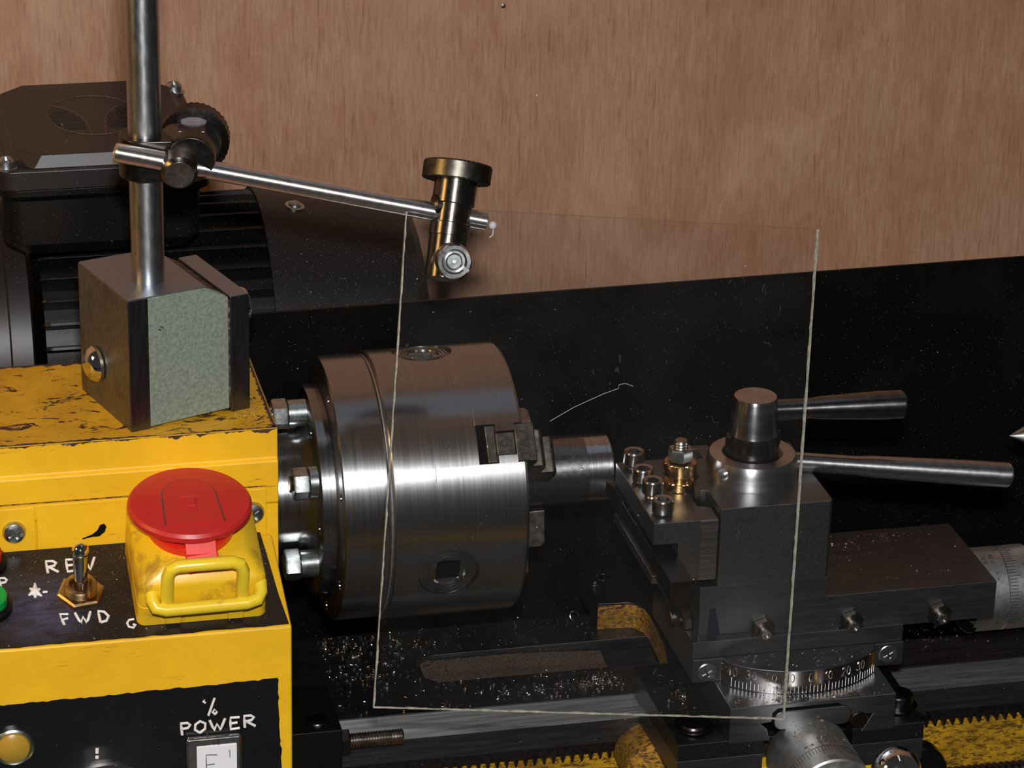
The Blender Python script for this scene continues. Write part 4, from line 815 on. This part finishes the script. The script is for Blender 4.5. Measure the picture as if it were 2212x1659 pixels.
# terminal box
part('terminal_box', MB().loft([at(rrect(-168, -104, 84, 160, 6, 4), 67), at(rrect(-174, -100, 80, 166, 7, 4), 72), at(rrect(-174.5, -99.5, 79.5, 166, 7, 4), 90), at(rrect(-176, -96, 78, 168, 7, 4), 92), at(rrect(-176, -96, 78, 168, 7, 4), 94.6)]), 'motor', mo, .3, 'deep black terminal box')
lidb = MB().loft([at(rrect(-176.4, -95.6, 77.6, 169, 6, 4), 94.8), at(rrect(-176.4, -95.6, 77.6, 169, 6, 4), 102.0), at(rrect(-175.6, -96.4, 78.4, 168, 6, 4), 103.0)])
ld = part('terminal_box_lid', lidb, 'lid', mo, .3, 'raised lid with chamfered corners')
def oct_(x0, x1, y0, y1, c_): return [(x0+c_, y0), (x1-c_, y0), (x1, y0+c_*1.0), (x1, y1-c_), (x1-c_, y1), (x0+c_, y1), (x0, y1-c_), (x0, y0+c_)]
b = MB().loft([at(oct_(-172.5, -98.5, 78.6, 168, 10), 102.9), at(oct_(-168.6, -102.6, 80.6, 166.6, 9.2), 107.6)])
part('raised_plate', b, 'lid', ld, .25)
# recessed emblem of two leaf shaped grilles, ribbed
b = MB(); ez = 107.62
EX, EY = -135.5, 125
emb = [(EX+17.5*math.cos(rad(t)), EY+24*math.sin(rad(t))) for t in range(0, 360, 6)]
b.tube([(x, y, ez) for x, y in emb]+[(emb[0][0], emb[0][1], ez)], .3, 6)
for s_ in (-1, 1):
    lf = [(EX+s_*2.6, EY-23.5), (EX+s_*3.2, EY-12), (EX+s_*5.0, EY-1), (EX+s_*9, EY+8), (EX+s_*14.5, EY+13)]; b.tube([(x, y, ez) for x, y in lf], .38, 6)
part('cast_emblem', b, 'grit', ld)
b = MB()
for s_ in (-1, 1):
    for k, (y, a0, a1) in enumerate(((6, 9.5, 15.5), (1, 7, 16.5), (-4, 5.4, 16.3), (-9, 4.6, 15), (-14, 4.4, 12.4))):
        b.box(EX+min(s_*a0, s_*a1), EX+max(s_*a0, s_*a1), EY+y-1.5, EY+y+1.5, ez-.2, ez+.3)
part('emblem_rib', b, 'motor', ld, .2)
for (x, y, z) in ((-172.6, 81.5, 102.6), (-99.4, 163.0, 102.8), (-99.2, 81.8, 102.6)):
    b = MB(); f_ = frame((x, y, z)); b.rev([(4.3, 0), (4.3, .6), (3.6, .8), (3.4, 1.6), (3.2, 3.2), (2.0, 4.4), (.01, 4.6)], f_, 28); part('lid_screw', b, 'zinc', ld, cutters=[MB().box(-2.4, 2.4, -.4, .4, 3.1, 6, f_), MB().box(-.4, .4, -2.4, 2.4, 3.1, 6, f_)])

# ================================================================== swarf
def flakes(name, n, xr, yr, zf, mats, label, seed, rs=(.35, 1.0), cl=None, curl=.5):
    random.seed(seed); b_ = MB()
    for k in range(n):
        if cl and random.random() < .75:
            c_ = random.choice(cl); x = random.gauss(c_[0], c_[2]); y = random.gauss(c_[1], c_[3])
        else: x = random.uniform(*xr); y = random.uniform(*yr)
        if not (xr[0] <= x <= xr[1] and yr[0] <= y <= yr[1]): continue
        z = zf(x, y); s_ = random.uniform(*rs); a = random.uniform(0, 2*PI); b_.cur = random.randrange(len(mats))
        if random.random() < curl:
            R_ = s_*random.uniform(.5, .9); a1 = random.uniform(1.5, 5.5); tl = random.uniform(-.7, .7); f_ = frame((x, y, z+.15), (tl, random.uniform(-.7, .7), 1)); vs_ = []
            m_n = 7
            for i in range(m_n+1):
                t = a+a1*i/m_n
                for zz in (0, .28*s_): vs_.append((R_*math.cos(t), R_*math.sin(t), zz+.12*i/m_n))
            b_.add(vs_, [(2*i, 2*i+2, 2*i+3, 2*i+1) for i in range(m_n)], f_)
        else:
            f_ = frame((x, y, z+.12), (random.uniform(-.6, .6), random.uniform(-.8, .3), 1), (math.cos(a), math.sin(a), 0)); b_.box(-s_*.6, s_*.6, -s_*.16, s_*.16, -.05, .05, f_)
    return solo(name, b_, mats, (sum(xr)/2, sum(yr)/2, zf(sum(xr)/2, sum(yr)/2)), label, 'swarf', kind='stuff')
flat = lambda z: (lambda x, y: z)
flakes('metal_swarf', 560, (-66, -20), (-37, 26), flat(-76.95), ['swarf', 'swarfb', 'swarf'], 'shiny curls and chips of swarf on the bed left of its recess', 11, (.35, 1.1), [(-54, 17, 9, 6), (-56, 8, 10, 10), (-50, -8, 8, 6), (-36, 12, 9, 7)])
flakes('metal_swarf', 330, (-28, 44), (-37.5, -17), flat(-76.95), ['swarf'], 'bright curled swarf on the front way beside the bed recess', 12, (.3, 1.1), [(8, -30, 9, 3), (27, -30, 8, 3), (36, -26, 4, 3)], .8)
flakes('metal_swarf', 120, (-20, 58), (6, 26), flat(-76.95), ['swarf', 'swarfb'], 'sparse chips on the rear way under the chuck', 13, (.2, .6))
flakes('metal_swarf', 170, (112, 170), (-60, -20), flat(-27.05), ['swarf', 'swarfb'], 'small chips scattered on the top slide surface', 14, (.2, .6), [(128, -26, 7, 5), (150, -23, 8, 4), (124, -32, 5, 4)], .2)
flakes('metal_swarf', 150, (64, 138), (-83, -71), flat(-46.95), ['swarfb', 'swarf'], 'chips lying behind the degree ring on the swivel plate', 15, (.25, .8), [(75, -73, 5, 2), (100, -80, 12, 3), (112, -76, 12, 3)], .2)
flakes('metal_swarf', 130, (67, 128), (-91, -84), flat(-56.35), ['swarfb', 'swarf'], 'bronze chips on the cross slide in front of the degree ring', 16, (.3, .9), None, .15)
flakes('metal_swarf', 260, (142, 270), (-37, 20), flat(-76.95), ['swarf', 'swarfb'], 'chips scattered on the bed right of the saddle', 17, (.25, .8), [(172, -12, 14, 8), (166, 0, 6, 6), (200, -5, 15, 8)], .2)
flakes('metal_swarf', 70, (48, 60), (-88, -40), (lambda x, y: -65.9+(y+37.5)*4/53.7), ['swarf', 'swarfb'], 'chips on the left wing of the black saddle', 18, (.3, 1.0), [(56, -62, 2, 4), (58, -92, 3, 3)], .6)
flakes('grease_crumbs', 130, (84, 98), (-91.5, -84), flat(-56.35), ['ink'], 'black fuzzy grease crumbs on the cross slide below the 20 mark', 31, (.3, .8), [(88, -88.5, 2.5, 1.0), (94, -90, 1.5, .8)], .4)
def panel_z(x, y): return -4.8+(y+96)*15.3/47+.35
flakes('metal_swarf', 420, (-189, -96), (-94, -54), panel_z, ['swarfb', 'swarf', 'grit'], 'fine swarf scattered over the sloping black control panel', 19, (.12, .42), [(-98.8, -62, 1.2, 8), (-150, -58, 20, 3), (-170, -72, 12, 8)], .15)
flakes('metal_swarf', 170, (-112, -93), (-50, -15), flat(48.5), ['swarf', 'grit'], 'grey swarf crumbs on the headstock top at the magnet foot', 20, (.15, .5), [(-100, -36, 3, 3)], .3)
flakes('metal_swarf', 60, (84, 109), (-111, -91), lambda x, y: -78.8+math.sqrt(max(1, 15.45**2-(x-96.5)**2)), ['swarfb'], 'bronze chips on top of the cross slide dial sleeve', 21, (.3, .9), None, .1)
flakes('metal_swarf', 130, (-105, -103.2) if False else (-118, -112), (0, 1), flat(98), ['swarf'], 'x', 22) if False else None
# a few large curls that can be told apart
def curl(p, R_, turns, label, tilt=(0, 0, 1), w_=.5, gap=.35):
    b_ = MB(); f_ = frame(p, tilt); n_ = int(turns*14); pts = [f_ @ V(((R_-gap*i/14)*math.cos(i*2*PI/14), (R_-gap*i/14)*math.sin(i*2*PI/14), .05*i)) for i in range(n_+1)]
    b_.tube(pts, .16, 6); solo('swarf_curl', b_, 'swarf', p, label, 'swarf')
curl((46.9, 29.6, -65.7), 1.3, 2.6, 'tiny flat spiral of swarf on the rear saddle wing', (0, -.2, 1), .4, .4)
curl((37.5, 24.0, -75.6), 2.0, .75, 'open ring of swarf on the rear way near the yellow saddle side', (.2, -.9, .5))
curl((-28, -36.2, -76), 1.3, 1.1, 'small loop of swarf on the front way below the recess start', (0, -.3, 1))
curl((56.8, -61.5, -67), 1.4, 2.2, 'coiled helix of swarf standing on the saddle wing', (1, -.2, .2), .5, .02)
# hair-like thread of swarf on the perspex
def onsheet(u, v): return TL+(TR-TL)*u+(BL-TL)*v+nn*1.0
b = MB().tube([onsheet(.375, .415), onsheet(.43, .385), onsheet(.50, .355), onsheet(.535, .343), onsheet(.535, .336), onsheet(.55, .332), onsheet(.57, .337)], .07, 6)
solo('hair', b, 'frost', onsheet(.45, .37), 'fine pale hair stuck to the middle of the perspex sheet', 'hair')
